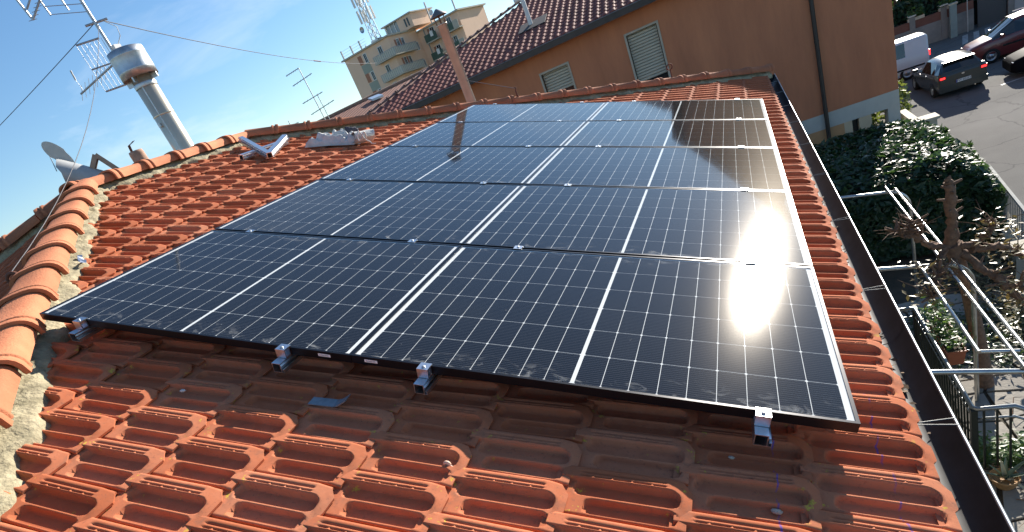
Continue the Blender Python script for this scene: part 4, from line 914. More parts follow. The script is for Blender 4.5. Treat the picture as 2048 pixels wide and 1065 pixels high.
for fz in (6.9, 9.75, 12.6):
    abx('spandrel', APTG, (-7.4, -5.35, -.03, 0, fz - 1.5, fz - .1))
    shut(-7.4, fz, .80, 1.36); win(-6.0, fz, .58, 1.28)
    pz0 = fz - 1.05                    # balcony floor
    bal = abx('balcony', CONC, (-3.5, 1.3, -1.2, -.002, pz0 - .18, pz0), (.102, 1.3, 0, 5.6, pz0 - .18, pz0))
    r_ = MB()
    for k in range(12): xx = -3.45 + k*.42; r_.box((xx, -1.19, pz0), (xx + .05, -1.14, pz0 + 1.0), AM)
    for k in range(15): yy = -1.15 + k*.47; r_.box((1.24, yy, pz0), (1.29, yy + .05, pz0 + 1.0), AM)
    r_.box((-3.5, -1.2, pz0 + .96), (1.29, -1.12, pz0 + 1.04), AM); r_.box((1.22, -1.12, pz0 + .96), (1.30, 5.6, pz0 + 1.04), AM); r_.build('balcony_railing', RAILG, bal)
    abx('balcony_glass', BGL, (-3.48, 1.2, -1.10, -1.08, pz0 + .05, pz0 + .92), (1.18, 1.20, -1.08, 5.5, pz0 + .05, pz0 + .92), parent=bal)
    for yy in (1.9, 3.3): win(yy, pz0 + .05, .62, 2.15, 0.1, 's'); shut(yy - .55, pz0 + .05, .45, 2.15, 0.1, 's')
    win(6.5, fz - 1.2, .34, 1.15, 0.1, 's'); win(7.15, fz - 1.2, .34, 1.15, 0.1, 's')
    win(-2.6, pz0 + .05, .8, 2.1)
    win(2.8, pz0 + .1, .75, 2.0, 8.6); shut(2.2, pz0 + .1, .5, 2.0, 8.6); win(6.6, pz0 + .1, .75, 2.0, 8.6); shut(6.0, pz0 + .1, .5, 2.0, 8.6)
    b2 = abx('balcony', CONC, (1.9, 4.6, 7.3, 8.598, pz0 - .05, pz0 + .12), (5.6, 9.2, 7.3, 8.598, pz0 - .05, pz0 + .12))
    abx('balcony_screen', GRN, (1.95, 4.5, 7.3, 7.36, pz0 + .12, pz0 + 1.25), (5.65, 8.1, 7.3, 7.36, pz0 + .12, pz0 + 1.15), parent=b2)
    abx('balcony_end', CONC, (8.1, 9.2, 7.28, 7.38, pz0 + .12, pz0 + 1.25), parent=b2)
    if fz > 9: abx('hung_laundry', WHT, (3.3, 3.9, 7.24, 7.28, pz0 + .7, pz0 + 1.5), parent=b2)
abx('drainpipe', RAILG, (1.5, 1.64, 8.42, 8.598, STREET, 13.9))
abx('penthouse_window', DARKG, (.6, .9, 5.44, 5.498, 15.0, 16.2), (1.2, 1.5, 5.44, 5.498, 15.0, 16.2))
for x, y in ((-10.4, .0), (-8.0, .0), (-5.9, .0), (-10.4, 7), (8.6, 8.8)): abx('roof_post', RAILG, (x, x + .2, y, y + .2, 14.62 if x < 0 else 14.12, 16.0 if x < 0 else 15.9))
abx('roof_pole', RAILG, (3.4, 3.6, 8.8, 9.0, 14.12, 17.4))
rr = MB()
for z in (15.05, 15.45, 15.85): rr.tube([AM @ Vector((-10.3, .1, z)), AM @ Vector((-4.4, .1, z))], .016, 4)
rr.build('roof_railing', RAILG, bl)
dsh = MB(); dsh.lathe([(0, 0), (.25, .04), (.42, .12)], (0, 0, 0), 16, AM @ Matrix.Translation((4.3, 8.6, 15.5)) @ Matrix.Rotation(R(75), 4, 'X')); dsh.tube([AM @ Vector((4.3, 8.8, 14.12)), AM @ Vector((4.3, 8.8, 15.5))], .05, 6); dsh.build('satellite_dish', WHT, bl)
# lattice mast with phone antennas
lm = thing('phone_mast', AM @ Vector((-5.2, 4.2, 14.62)), 'grey lattice phone mast with panel antennas on the apartment roof', 'mast')
lt = MB(); B0 = Vector((-5.2, 4.2, 0)); hgt = 8.6
for sx, sy in ((-1, -1), (1, -1), (1, 1), (-1, 1)): lt.tube([AM @ (B0 + Vector((sx*.6, sy*.6, 14.62))), AM @ (B0 + Vector((sx*.45, sy*.45, 14.75 + hgt)))], .08, 5)
for k in range(9):
    z0 = 14.75 + k*1.15; s_ = .6 - .15*k/9
    for a, b in (((-1, -1), (1, -1)), ((1, -1), (1, 1)), ((1, 1), (-1, 1)), ((-1, 1), (-1, -1))):
        lt.tube([AM @ (B0 + Vector((a[0]*s_, a[1]*s_, z0))), AM @ (B0 + Vector((b[0]*s_, b[1]*s_, z0 + 1.15)))], .05, 4)
lt.build('lattice', GALV, lm)
for k, (ox, oy) in enumerate(((-1.1, -.6), (0, -1.1), (1.1, -.6), (.9, .8), (-.9, .8))):
    for lv in (0, 2.5):
        p = MB(); p.box((B0.x + ox - .17, B0.y + oy - .1, 18.4 + lv), (B0.x + ox + .17, B0.y + oy + .1, 20.4 + lv), AM); p.build('panel_antenna', WHT, lm)
p = MB(); p.lathe([(0, 0), (.3, .05), (.5, .2)], (0, 0, 0), 14, AM @ Matrix.Translation((B0.x - 1.3, B0.y - .9, 17.6)) @ Matrix.Rotation(R(90), 4, 'X')); p.build('dish', GALV, lm)
cab = MB(); cab.box((-6.0, 3.4, 14.62), (-4.4, 5.0, 15.5), AM); cab.build('equipment_cabin', GALV, lm)
# ------------------------------------------------------------------ ground, street and garden
def asphalt():
    m = bpy.data.materials.new('asphalt'); m.use_nodes = True; nt = m.node_tree; N = nt.nodes; L = nt.links; b = N['Principled BSDF']; b.inputs['Roughness'].default_value = 0.95; b.inputs['Specular IOR Level'].default_value = 0.12
    g = N.new('ShaderNodeNewGeometry')
    def nz(s, d=6, r=.6):
        n = N.new('ShaderNodeTexNoise'); n.inputs['Scale'].default_value = s; n.inputs['Detail'].default_value = d; n.inputs['Roughness'].default_value = r; L.new(g.outputs['Position'], n.inputs['Vector']); return n
    def rg(v, a, c, lo=0., hi=1.):
        n = N.new('ShaderNodeMapRange'); n.inputs[1].default_value = a; n.inputs[2].default_value = c; n.inputs[3].default_value = lo; n.inputs[4].default_value = hi; L.new(v, n.inputs[0]); return n.outputs[0]
    def mx(f, a, c):
        n = N.new('ShaderNodeMix'); n.data_type = 'RGBA'; L.new(f, n.inputs['Factor'])
        for k, x in (('A', a), ('B', c)):
            if isinstance(x, tuple): n.inputs[k].default_value = (*x, 1)
            else: L.new(x, n.inputs[k])
        return n.outputs['Result']
    c = mx(rg(nz(0.35).outputs['Fac'], .38, .62), (0.17, 0.167, 0.157), (0.125, 0.123, 0.117)); c = mx(rg(nz(40, 3).outputs['Fac'], .4, .7, 0, .5), c, (0.21, 0.206, 0.195))
    vo = N.new('ShaderNodeTexVoronoi'); vo.feature = 'DISTANCE_TO_EDGE'; vo.inputs['Scale'].default_value = 0.55
    wp = N.new('ShaderNodeMix'); wp.data_type = 'VECTOR'; wp.inputs['Factor'].default_value = 0.35; L.new(g.outputs['Position'], wp.inputs[4]); L.new(nz(1.6).outputs['Color'], wp.inputs[5]); L.new(wp.outputs[1], vo.inputs['Vector'])
    c = mx(rg(vo.outputs['Distance'], 0.014, 0.003, 0, .5), c, (0.05, 0.05, 0.05)); L.new(c, b.inputs['Base Color'])
    bp = N.new('ShaderNodeBump'); bp.inputs['Strength'].default_value = .5; bp.inputs['Distance'].default_value = .01; L.new(nz(90, 4).outputs['Fac'], bp.inputs['Height']); L.new(bp.outputs['Normal'], b.inputs['Normal'])
    return m
ASPH = asphalt()
gm = MB(); gm.add([(-1500, -1500, STREET - .006), (1500, -1500, STREET - .006), (1500, 1500, STREET - .006), (-1500, 1500, STREET - .006)], [(0, 1, 2, 3)])
o = gm.build('ground', mat('far_ground', (0.14, 0.13, 0.09), 0.95, c2=(0.08, 0.10, 0.05), scale=0.05)); tag(o, kind='structure')
st = MB(); st.add([(4.02, -40, STREET), (90, -40, STREET), (90, 46, STREET), (-40, 46, STREET), (-40, 31.5, STREET), (4.02, 31.5, STREET)], [(0, 1, 2, 3, 4, 5)])
street = tag(st.build('street', ASPH), kind='structure')
# zebra stripes, and a worn edge line behind the cars
WPAINT = mat('worn_road_paint', (0.55, 0.55, 0.52), 0.7, c2=(0.20, 0.20, 0.19), scale=5)
for k in range(4):
    z = MB(); x0 = 10.9 + k * 0.52; y0 = 40.6
    z.add([(x0, y0, STREET + .004), (x0 + .26, y0, STREET + .004), (x0 + .95, y0 + 2.6, STREET + .004), (x0 + .69, y0 + 2.6, STREET + .004)], [(0, 1, 2, 3)])
    o = bpy.data.objects.new('zebra_stripe', z.mesh('zebra_stripe', WPAINT)); col.objects.link(o); o.parent = street; o.location = -street.location
ln = MB(); ln.add([(9.2, 29.3, STREET + .004), (14.5, 30.6, STREET + .004), (14.5, 30.75, STREET + .004), (9.2, 29.45, STREET + .004)], [(0, 1, 2, 3)])
o = bpy.data.objects.new('edge_line', ln.mesh('edge_line', WPAINT)); col.objects.link(o); o.parent = street; o.location = -street.location
SOIL = mat('garden_soil', (0.10, 0.075, 0.05), 0.95, c2=(0.05, 0.045, 0.03), scale=5, bump=1.0, bscale=18)
gd = MB(); gd.box((-14, -8, STREET - .5), (3.98, 31.2, GARDEN)); garden = tag(gd.build('garden_terrace', SOIL), kind='structure')
# flagstone paving beside the railing: irregular slabs with recessed joints
FLAG = mat('flagstone', (0.34, 0.31, 0.26), 0.85, c2=(0.24, 0.22, 0.19), scale=4, bump=0.5, bscale=30, objvar=0.18)
frng = random.Random(5); nx, ny = 8, 14; fx0, fy0, fs_x, fs_y = 0.30, 3.2, 0.44, 0.42
grid = {}
for i in range(nx + 1):
    for j in range(ny + 1): grid[i, j] = (fx0 + i*fs_x + frng.uniform(-.13, .13), fy0 + j*fs_y + frng.uniform(-.13, .13))
for i in range(nx):
    for j in range(ny):
        c = [Vector((*grid[q], 0)) for q in ((i, j), (i+1, j), (i+1, j+1), (i, j+1))]; ce = sum(c, Vector())/4
        pts = []
        for q in range(4):
            a, b = c[q], c[(q+1) % 4]; pts += [(ce + (a - ce)*.90), (ce + (a.lerp(b, .5) - ce)*(.90 + frng.uniform(-.03, .05)))]
        mb = MB(); mb.prism([(p.x, p.y) for p in pts], GARDEN + .002, GARDEN + .022 + frng.uniform(0, .008))
        o = bpy.data.objects.new('flagstone', mb.mesh('flagstone', FLAG)); col.objects.link(o); o.parent = garden; o.location = -garden.location

# ------------------------------------------------------------------ foliage helpers
def leaf_cloud(mb, pts, size, rr, up=0.35, fold=True):
    for p, nrm in pts:
        n = Vector(nrm) + Vector((rr.gauss(0, .6), rr.gauss(0, .6), rr.gauss(0, .6) + up)); n.normalize()
        t = n.orthogonal(); t.rotate(Matrix.Rotation(rr.uniform(0, 6.28), 3, n)); b = n.cross(t); s = size * rr.uniform(.5, 1.4); p = Vector(p)
        a, c, l, r_ = p - t*s, p + t*s, p + b*s*.42 + n*s*.12, p - b*s*.42 + n*s*.12
        mb.add([a, r_, c, l], [(0, 1, 2), (0, 2, 3)], False)
def leaf_mat(name, c, c2, rough=0.4, scale=3.0, trans=True):
    m = mat(name, c, rough, c2=c2, scale=scale, spec=0.5)
    if trans:
        nt = m.node_tree; b = nt.nodes['Principled BSDF']; out = nt.nodes['Material Output']; t = nt.nodes.new('ShaderNodeBsdfTranslucent'); t.inputs['Color'].default_value = (c[0]*2.2, c[1]*2.2, c[2]*1.2, 1)
        mx = nt.nodes.new('ShaderNodeMixShader'); mx.inputs[0].default_value = 0.22; nt.links.new(b.outputs[0], mx.inputs[1]); nt.links.new(t.outputs[0], mx.inputs[2]); nt.links.new(mx.outputs[0], out.inputs['Surface'])
    return m
LAUREL = leaf_mat('laurel_leaf', (0.040, 0.078, 0.032), (0.018, 0.042, 0.018), 0.44, 6)
BARK = mat('bark', (0.25, 0.145, 0.09), 0.9, c2=(0.12, 0.07, 0.048), scale=22, bump=1.0, bscale=30)
# the big clipped laurel hedge
hr = random.Random(21)
hedge = thing('hedge', (2.2, 12.9, GARDEN), 'large dark glossy clipped hedge between the orange house and the pergola', 'hedge')
hx0, hx1, hy0, hy1, hz1 = 0.55, 3.62, 10.6, 15.4, -2.95
pts = []
def hz_at(x, y):
    ex = min((x - hx0), (hx1 - x)); ey = min((y - hy0), (hy1 - y)); return hz1 - .55*max(0, 1 - ex/.7)**2 - .45*max(0, 1 - ey/.9)**2 + .16*noise.noise(Vector((x*1.1, y*1.1, 3)))
for _ in range(17000):
    f = hr.random()
    if f < .40: x, y = hr.uniform(hx0, hx1), hr.uniform(hy0, hy1); pts.append(((x, y, hz_at(x, y) - abs(hr.gauss(0, .09))), (0, 0, 1)))
    elif f < .74:
        x = hr.uniform(hx0, hx1); zt = hz_at(x, hy0 + .15); z = hr.uniform(GARDEN + .1, zt); pts.append(((x, hy0 + .15 + .2*noise.noise(Vector((x*1.3, z*1.3, 0))) + abs(hr.gauss(0, .10)), z), (0, -1, .2)))
    else:
        y = hr.uniform(hy0, hy1); zt = hz_at(hx1 - .12, y); z = hr.uniform(GARDEN + .1, zt); pts.append(((hx1 - .12 + .2*noise.noise(Vector((y*1.3, z*1.3, 7))) - abs(hr.gauss(0, .10)), y, z), (1, 0, .2)))
lf = MB(); leaf_cloud(lf, pts, .068, hr); tag(lf.build('leaves', LAUREL, hedge), kind='stuff')
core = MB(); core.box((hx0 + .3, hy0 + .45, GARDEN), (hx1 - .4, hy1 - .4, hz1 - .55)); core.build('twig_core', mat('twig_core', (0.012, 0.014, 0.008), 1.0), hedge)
# sunny shrub seen through the portico
sh = thing('shrub', (3.3, 20.8, NG), 'sunlit yellow green shrub seen through the portico opening', 'shrub'); pts = []
for _ in range(1800):
    v = Vector((hr.gauss(0, 1), hr.gauss(0, 1), hr.gauss(0, 1))).normalized(); k = 1 - abs(hr.gauss(0, .12)); pts.append(((3.35 + v.x*1.1*k, 21.2 + v.y*.9*k, -4.3 + v.z*1.5*k), v))
lf = MB(); leaf_cloud(lf, pts, .085, hr); tag(lf.build('leaves', leaf_mat('shrub_leaf', (0.14, 0.17, 0.05), (0.07, 0.10, 0.03), .5, 5), sh), kind='stuff')
MB().tube([(3.35, 21.2, NG), (3.35, 21.2, -4.5)], .06, 6).build('stem', BARK, sh)

# ------------------------------------------------------------------ pergola of bent tubes
PT_ = mat('pergola_tube', (0.50, 0.50, 0.48), 0.28, metal=0.9, var=0.15, scale=8)
PERG = thing('pergola', (1.2, 6.4, GARDEN), 'bare pergola frame of bent galvanised tubes beside the house', 'pergola')
pz = lambda x: -2.35 - .165*x
for y in (9.05, 6.09, 3.74):
    pts = [(wx1 + .0, y, pz(wx1)), (1.62, y, pz(1.62))] + [(1.62 + .27*math.sin(t), y, pz(1.62) - .045*math.sin(t) - .25*(1 - math.cos(t))) for t in [R(18*i) for i in range(1, 6)]] + [(1.90, y, GARDEN)]
    MB().tube(pts, .026, 10).build('hoop', PT_, PERG)
for x, ya, yb in ((1.605, 9.2, 3.72), (1.715, 9.05, 3.72), (1.362, 6.1, 4.0)):
    MB().tube([(x, ya, pz(x) + .045), (x, yb, pz(x) + .045)], .019, 8).build('purlin', PT_, PERG)
MB().tube([(1.362, 4.02, pz(1.362) + .04), (1.66, 4.02, pz(1.66) + .04)], .019, 8).build('crossbar', PT_, PERG)
for x, y in ((1.605, 9.05), (1.715, 9.05), (1.605, 6.09), (1.715, 6.09), (1.362, 6.09)):
    MB().lathe([(.032, -.02), (.034, 0), (.032, .02)], (x, y, pz(x) + .03), 10).build('clamp', GALV, PERG)
# ------------------------------------------------------------------ landing railing
IRON = mat('dark_green_iron', (0.022, 0.028, 0.024), 0.42, metal=0.4); IRONG = mat('grey_handrail', (0.28, 0.29, 0.29), 0.3, metal=0.75)
rl = thing('railing', (1.48, 5.9, GARDEN), 'dark iron railing with grey handrail below the gutter', 'railing')
RZ = -3.75
MB().tube([(0.1, 7.15, RZ), (1.44, 7.15, RZ), (1.485, 7.10, RZ), (1.49, 4.72, RZ), (1.52, 4.69, RZ), (1.84, 4.69, RZ), (2.6, 4.60, RZ - .42)], .028, 8).build('handrail', IRONG, rl)
MB().tube([(0.1, 7.15, RZ - .14), (1.485, 7.14, RZ - .14), (1.49, 4.70, RZ - .14), (1.84, 4.69, RZ - .14), (2.6, 4.60, RZ - .56)], .016, 6).build('middle_rail', IRONG, rl)
MB().tube([(0.1, 7.15, GARDEN + .1), (1.485, 7.14, GARDEN + .1), (1.49, 4.70, GARDEN + .1), (1.84, 4.69, GARDEN + .1)], .014, 6).build('bottom_rail', IRON, rl)
for q in ((1.487, 7.14), (1.49, 4.69)): MB().box((q[0] - .03, q[1] - .03, GARDEN), (q[0] + .03, q[1] + .03, RZ)).build('post', IRON, rl)
bal_m = MB().box((-.010, -.010, GARDEN + .1), (.010, .010, RZ - .01)).mesh('baluster', IRON)
for k in range(21): inst('baluster', bal_m, Matrix.Translation((1.49, 4.80 + k*.111, 0)), rl)
for k in range(3): inst('baluster', bal_m, Matrix.Translation((1.58 + k*.115, 4.69, 0)), rl)
for k in range(6): inst('baluster', bal_m, Matrix.Translation((1.94 + k*.115, 4.68 - k*.013, -.05 - k*.063)), rl)
# planter trough hung on the railing
pl_ = thing('planter', (1.64, 6.2, -4.05), 'terracotta coloured trough of green plants hung on the railing', 'planter')
TCP = mat('terracotta_plastic', (0.36, 0.10, 0.045), 0.55, var=0.1, scale=10)
tr = MB()
def trough(z, w, l): return [(1.655 - w, 6.33 - l, z), (1.655 + w, 6.33 - l, z), (1.655 + w, 6.33 + l, z), (1.655 - w, 6.33 + l, z)]
secs = [trough(-3.99, .075, .40), trough(-3.79, .098, .43), trough(-3.785, .112, .445), trough(-3.765, .112, .445), trough(-3.765, .095, .43), trough(-3.83, .09, .42)]
vs = [p for s_ in secs for p in s_]; tr.add(vs, [(3, 2, 1, 0)] + [(4*i+j, 4*i+(j+1) % 4, 4*i+4+(j+1) % 4, 4*i+4+j) for i in range(5) for j in range(4)]); tr.build('trough', TCP, pl_)
tr = MB(); tr.add(trough(-3.80, .092, .425), [(0, 1, 2, 3)]); tr.build('potting_soil', SOIL, pl_)
GL = leaf_mat('bright_leaf', (0.10, 0.17, 0.05), (0.05, 0.10, 0.03), .4, 12); pts = []
for _ in range(420):
    y = hr.uniform(5.95, 6.95); h = abs(hr.gauss(0, .09)) + .05*(y > 6.4); pts.append(((1.655 + hr.gauss(0, .08), y, -3.77 + h), (hr.gauss(0, .4), hr.gauss(0, .4), 1)))
lf = MB(); leaf_cloud(lf, pts, .035, hr); tag(lf.build('leaves', GL, pl_), kind='stuff')
for y in (6.05, 6.6): MB().tube([(1.49, y, RZ + .03), (1.53, y, RZ + .0), (1.57, y, -3.80), (1.57, y, -3.95)], .007, 6).build('hanger', IRON, pl_)
# pollarded tree with knobbly cut limbs and a few leaves
pt = thing('pollarded_tree', (2.08, 6.42, GARDEN), 'pollarded brown tree with an upright stub and cut knobbly limbs', 'tree')
tk_ = MB(); tk_.tube([(2.08, 6.42, GARDEN), (2.04, 6.40, -4.2), (1.90, 6.30, -3.2), (1.78, 6.22, -2.65), (1.72, 6.2, -2.42)], [.10, .085, .075, .08, .10], 10)
limbs = [[(1.72, 6.2, -2.46), (1.52, 6.16, -2.37), (1.36, 6.12, -2.19), (1.23, 6.12, -2.12)], [(1.4, 6.14, -2.23), (1.32, 6.12, -2.07), (1.34, 6.12, -1.99)], [(1.26, 6.12, -2.13), (1.16, 6.12, -2.04)], [(1.76, 6.2, -2.46), (1.92, 6.12, -2.43), (2.05, 6.08, -2.31), (2.1, 6.08, -2.23)], [(1.64, 6.16, -2.45), (1.52, 5.96, -2.57), (1.44, 5.72, -2.62)], [(1.8, 6.2, -2.53), (1.96, 5.96, -2.73), (2.13, 5.72, -2.83), (2.31, 5.57, -2.88)], [(2.04, 5.8, -2.78), (2.16, 5.65, -2.96), (2.27, 5.49, -3.08)], [(1.88, 6.12, -2.49), (2.16, 6.12, -2.53), (2.35, 6.04, -2.69)], [(1.52, 5.88, -2.59), (1.4, 5.57, -2.69), (1.32, 5.41, -2.65)]]
def knobbly(pts, r0, r1, n=9):
    pts = [Vector(p) for p in pts]; fine = []; L_ = len(pts) - 1
    for i in range(L_):
        for k in range(n): fine.append(pts[i].lerp(pts[i+1], k/n) + Vector((hr.gauss(0, .009), hr.gauss(0, .009), hr.gauss(0, .009))))
    fine.append(pts[-1]); m = len(fine)
    tk_.tube(fine, [(r0 + (r1 - r0)*i/(m - 1))*(1 + hr.uniform(-.18, .22)) for i in range(m)], 9)
for l in limbs: knobbly(l, .046, .020)
knobbly([(1.72, 6.2, -2.48), (1.74, 6.2, -2.12), (1.73, 6.2, -1.70), (1.71, 6.2, -1.58)], .070, .036, 8)
for _ in range(55):
    l = hr.choice(limbs); i = hr.randrange(len(l) - 1); p = Vector(l[i]).lerp(Vector(l[i+1]), hr.random()); d = Vector((hr.gauss(0, 1), hr.gauss(0, 1), hr.uniform(.1, 1.1))).normalized()*hr.uniform(.08, .22); tk_.tube([p, p + d*.6, p + d], [.026, .015, .010], 6)
for k in range(9):
    a = k*2.4; z = -1.68 - k*.045; p = Vector((1.735, 6.2, z)); d = Vector((math.cos(a), math.sin(a), .35))*hr.uniform(.08, .15); tk_.tube([p, p + d], [.022, .012], 6)
for _ in range(70):      # whippy shoots
    l = hr.choice(limbs); p = Vector(l[-1]).lerp(Vector(l[-2]), hr.random()); d = Vector((hr.gauss(0, 1), hr.gauss(0, 1), hr.uniform(-.1, 1.0))).normalized()*hr.uniform(.15, .42); tk_.tube([p, p + d*.5 + Vector((hr.gauss(0, .03), hr.gauss(0, .03), .02)), p + d], [.008, .005, .002], 4)
tk_.build('trunk', BARK, pt)
pts = []
for _ in range(520):
    l = hr.choice(limbs[3:]); p = Vector(l[-1]).lerp(Vector(l[-2]), hr.random()) + Vector((hr.gauss(0, .12), hr.gauss(0, .12), hr.gauss(0, .09))); pts.append((p, (0, 0, 1)))
lf = MB(); leaf_cloud(lf, pts, .030, hr, .8); tag(lf.build('crown', leaf_mat('dry_leaf', (0.24, 0.17, 0.08), (0.16, 0.15, 0.06), .35, 12), pt), kind='stuff')
tw_ = MB()
for _ in range(26):
    p = Vector((hr.uniform(1.7, 2.8), hr.uniform(3.9, 5.6), GARDEN + .03)); d = Vector((hr.uniform(-1, 1), hr.uniform(-1, 1), 0)).normalized(); q = p + d*hr.uniform(.3, .8) + Vector((0, 0, hr.uniform(0, .25))); m_ = p.lerp(q, .5) + Vector((hr.gauss(0, .05), hr.gauss(0, .05), hr.uniform(.02, .12)))
    tw_.tube([p, m_, q], [.007, .005, .002], 4)
tag(tw_.build('pruned_twigs', BARK), 'bare pruned twigs scattered over the flagstones beyond the railing', 'twigs', kind='stuff')
# low green bed and creeping plants behind the railing
for (x0, x1, y0, y1, h, n, mm, lab) in ((1.58, 2.9, 4.75, 5.15, .30, 1500, GL, 'low bright green bedding plants behind the railing corner'), (1.6, 2.9, 6.7, 8.4, .28, 1500, leaf_mat('ivy_leaf', (0.07, 0.11, 0.045), (0.04, 0.06, 0.03), .3, 8), 'trailing ground cover under the pergola purlins'), (2.5, 3.5, 7.2, 10.2, .35, 1500, leaf_mat('litter_leaf', (0.20, 0.16, 0.08), (0.10, 0.10, 0.05), .35, 8), 'tangle of leaf litter and prunings before the street fence')):
    pts = [((hr.uniform(x0, x1), hr.uniform(y0, y1), GARDEN + abs(hr.gauss(0, h*.5))), (0, 0, 1)) for _ in range(n)]
    lf = MB(); leaf_cloud(lf, pts, .036, hr, .7); tag(lf.build('bedding_plants', mm), lab, 'plants', kind='stuff')
# aloe in a clay bowl
al = thing('potted_aloe', (1.70, 4.50, GARDEN + .02), 'aloe with pointed grey green leaves in a low clay bowl', 'potted plant')
MB().lathe([(.0, .0), (.085, .0), (.115, .06), (.135, .125), (.142, .13), (.142, .145), (.128, .145), (.12, .11), (0, .105)], (1.70, 4.50, GARDEN + .022), 24).build('bowl', mat('ochre_clay', (0.36, 0.20, 0.08), 0.7, var=0.2, scale=20), al)
ALOE = mat('aloe_leaf', (0.10, 0.15, 0.10), 0.4, c2=(0.16, 0.20, 0.13), scale=25); ALOED = mat('aloe_dry', (0.42, 0.36, 0.22), 0.6)
for k, (a, ln_, el, dry) in enumerate(((3.6, .34, .75, 0), (2.9, .26, 1.0, 0), (1.9, .30, 1.35, 1), (1.2, .27, .95, 0), (.45, .36, .60, 0), (5.6, .34, .05, 1), (4.4, .24, .9, 0), (.0, .30, .30, 0), (5.0, .2, 1.1, 0))):
    p0 = Vector((1.70, 4.50, GARDEN + .14)); d = Vector((math.cos(a)*math.cos(el), math.sin(a)*math.cos(el), math.sin(el))); sd = d.cross(Vector((0, 0, 1))).normalized(); nn = sd.cross(d); vs = []
    for i in range(7):
        t = i/6; w = .030*(1 - t)**.7 + .001; c = p0 + d*ln_*t + Vector((0, 0, -(.10 if dry and el < .5 else .02)*t*t*3 if dry else -.03*t*t)); vs += [c - sd*w + nn*w*.35, c - nn*w*.35, c + sd*w + nn*w*.35]
    m_ = MB(); m_.add(vs, [(3*i+j, 3*i+j+1, 3*i+4+j, 3*i+3+j) for i in range(6) for j in range(2)], True); m_.build('leaf', ALOED if dry else ALOE, al)
# pale stone slab on a pillar near the fence
sp_ = thing('stone_pillar', (3.05, 8.15, GARDEN), 'low pillar with a pale flat stone slab by the garden fence', 'pillar')
PALEST = mat('pale_stone', (0.46, 0.41, 0.31), 0.8, var=0.1, scale=6)
MB().box((2.96, 7.92, -3.72), (3.55, 8.50, -3.66)).build('slab', PALEST, sp_); MB().box((3.04, 8.0, GARDEN), (3.47, 8.42, -3.722)).build('shaft', GREYB, sp_)
# ------------------------------------------------------------------ fence along the street
fn = thing('street_fence', (3.75, 10, GARDEN), 'pale metal bar fence on a stone kerb between garden and street', 'fence')
FPAINT = mat('pale_grey_paint', (0.42, 0.42, 0.39), 0.85, var=0.15, scale=6, spec=0.1)
fA, fB = Vector((3.84, 12.30, 0)), Vector((3.30, 7.2, 0)); fd = (fB - fA); FL = fd.length; fd.normalize(); fN = Vector((fd.y, -fd.x, 0)); FM = Matrix((fd, fN, Vector((0, 0, 1)))).transposed().to_4x4(); FM.translation = fA
FM = Matrix(((fd.x, -fd.y, 0, fA.x), (fd.y, fd.x, 0, fA.y), (0, 0, 1, 0), (0, 0, 0, 1)))
MB().box((0, -.022, -3.79), (FL, .022, -3.745), FM).build('top_rail', FPAINT, fn); MB().box((0, -.02, -4.40), (FL, .02, -4.37), FM).build('bottom_rail', FPAINT, fn)
MB().box((0, -.13, GARDEN - .3), (FL, .13, -4.46), FM).build('kerb', PALEST, fn)
fbm = MB().box((-.008, -.008, -4.37), (.008, .008, -3.79)).mesh('bar', mat('fence_bar_grey', (0.20, 0.21, 0.21), 0.45, metal=0.4))
for k in range(int(FL/.115)): inst('bar', fbm, FM @ Matrix.Translation((.06 + k*.115, 0, 0)), fn)
for k in range(5): MB().box((k*FL/4 - .03, -.03, -4.46), (k*FL/4 + .03, .03, -3.79), FM).build('post', FPAINT, fn)
gp_ = thing('gate_pillar', (4.0, 16.8, GARDEN), 'rendered gate pillar with flat stone cap beyond the hedge', 'pillar')
MB().box((3.75, 16.6, STREET), (4.05, 16.95, -3.72)).build('shaft', PALEST, gp_); MB().box((3.70, 16.55, -3.72), (4.10, 17.0, -3.65)).build('cap', PALEST, gp_)
gw_ = tag(MB().box((3.80, 16.98, STREET), (3.98, 19.6, -3.98)).build('garden_wall', PALEST), 'low pale garden wall running back from the gate pillar', 'wall')

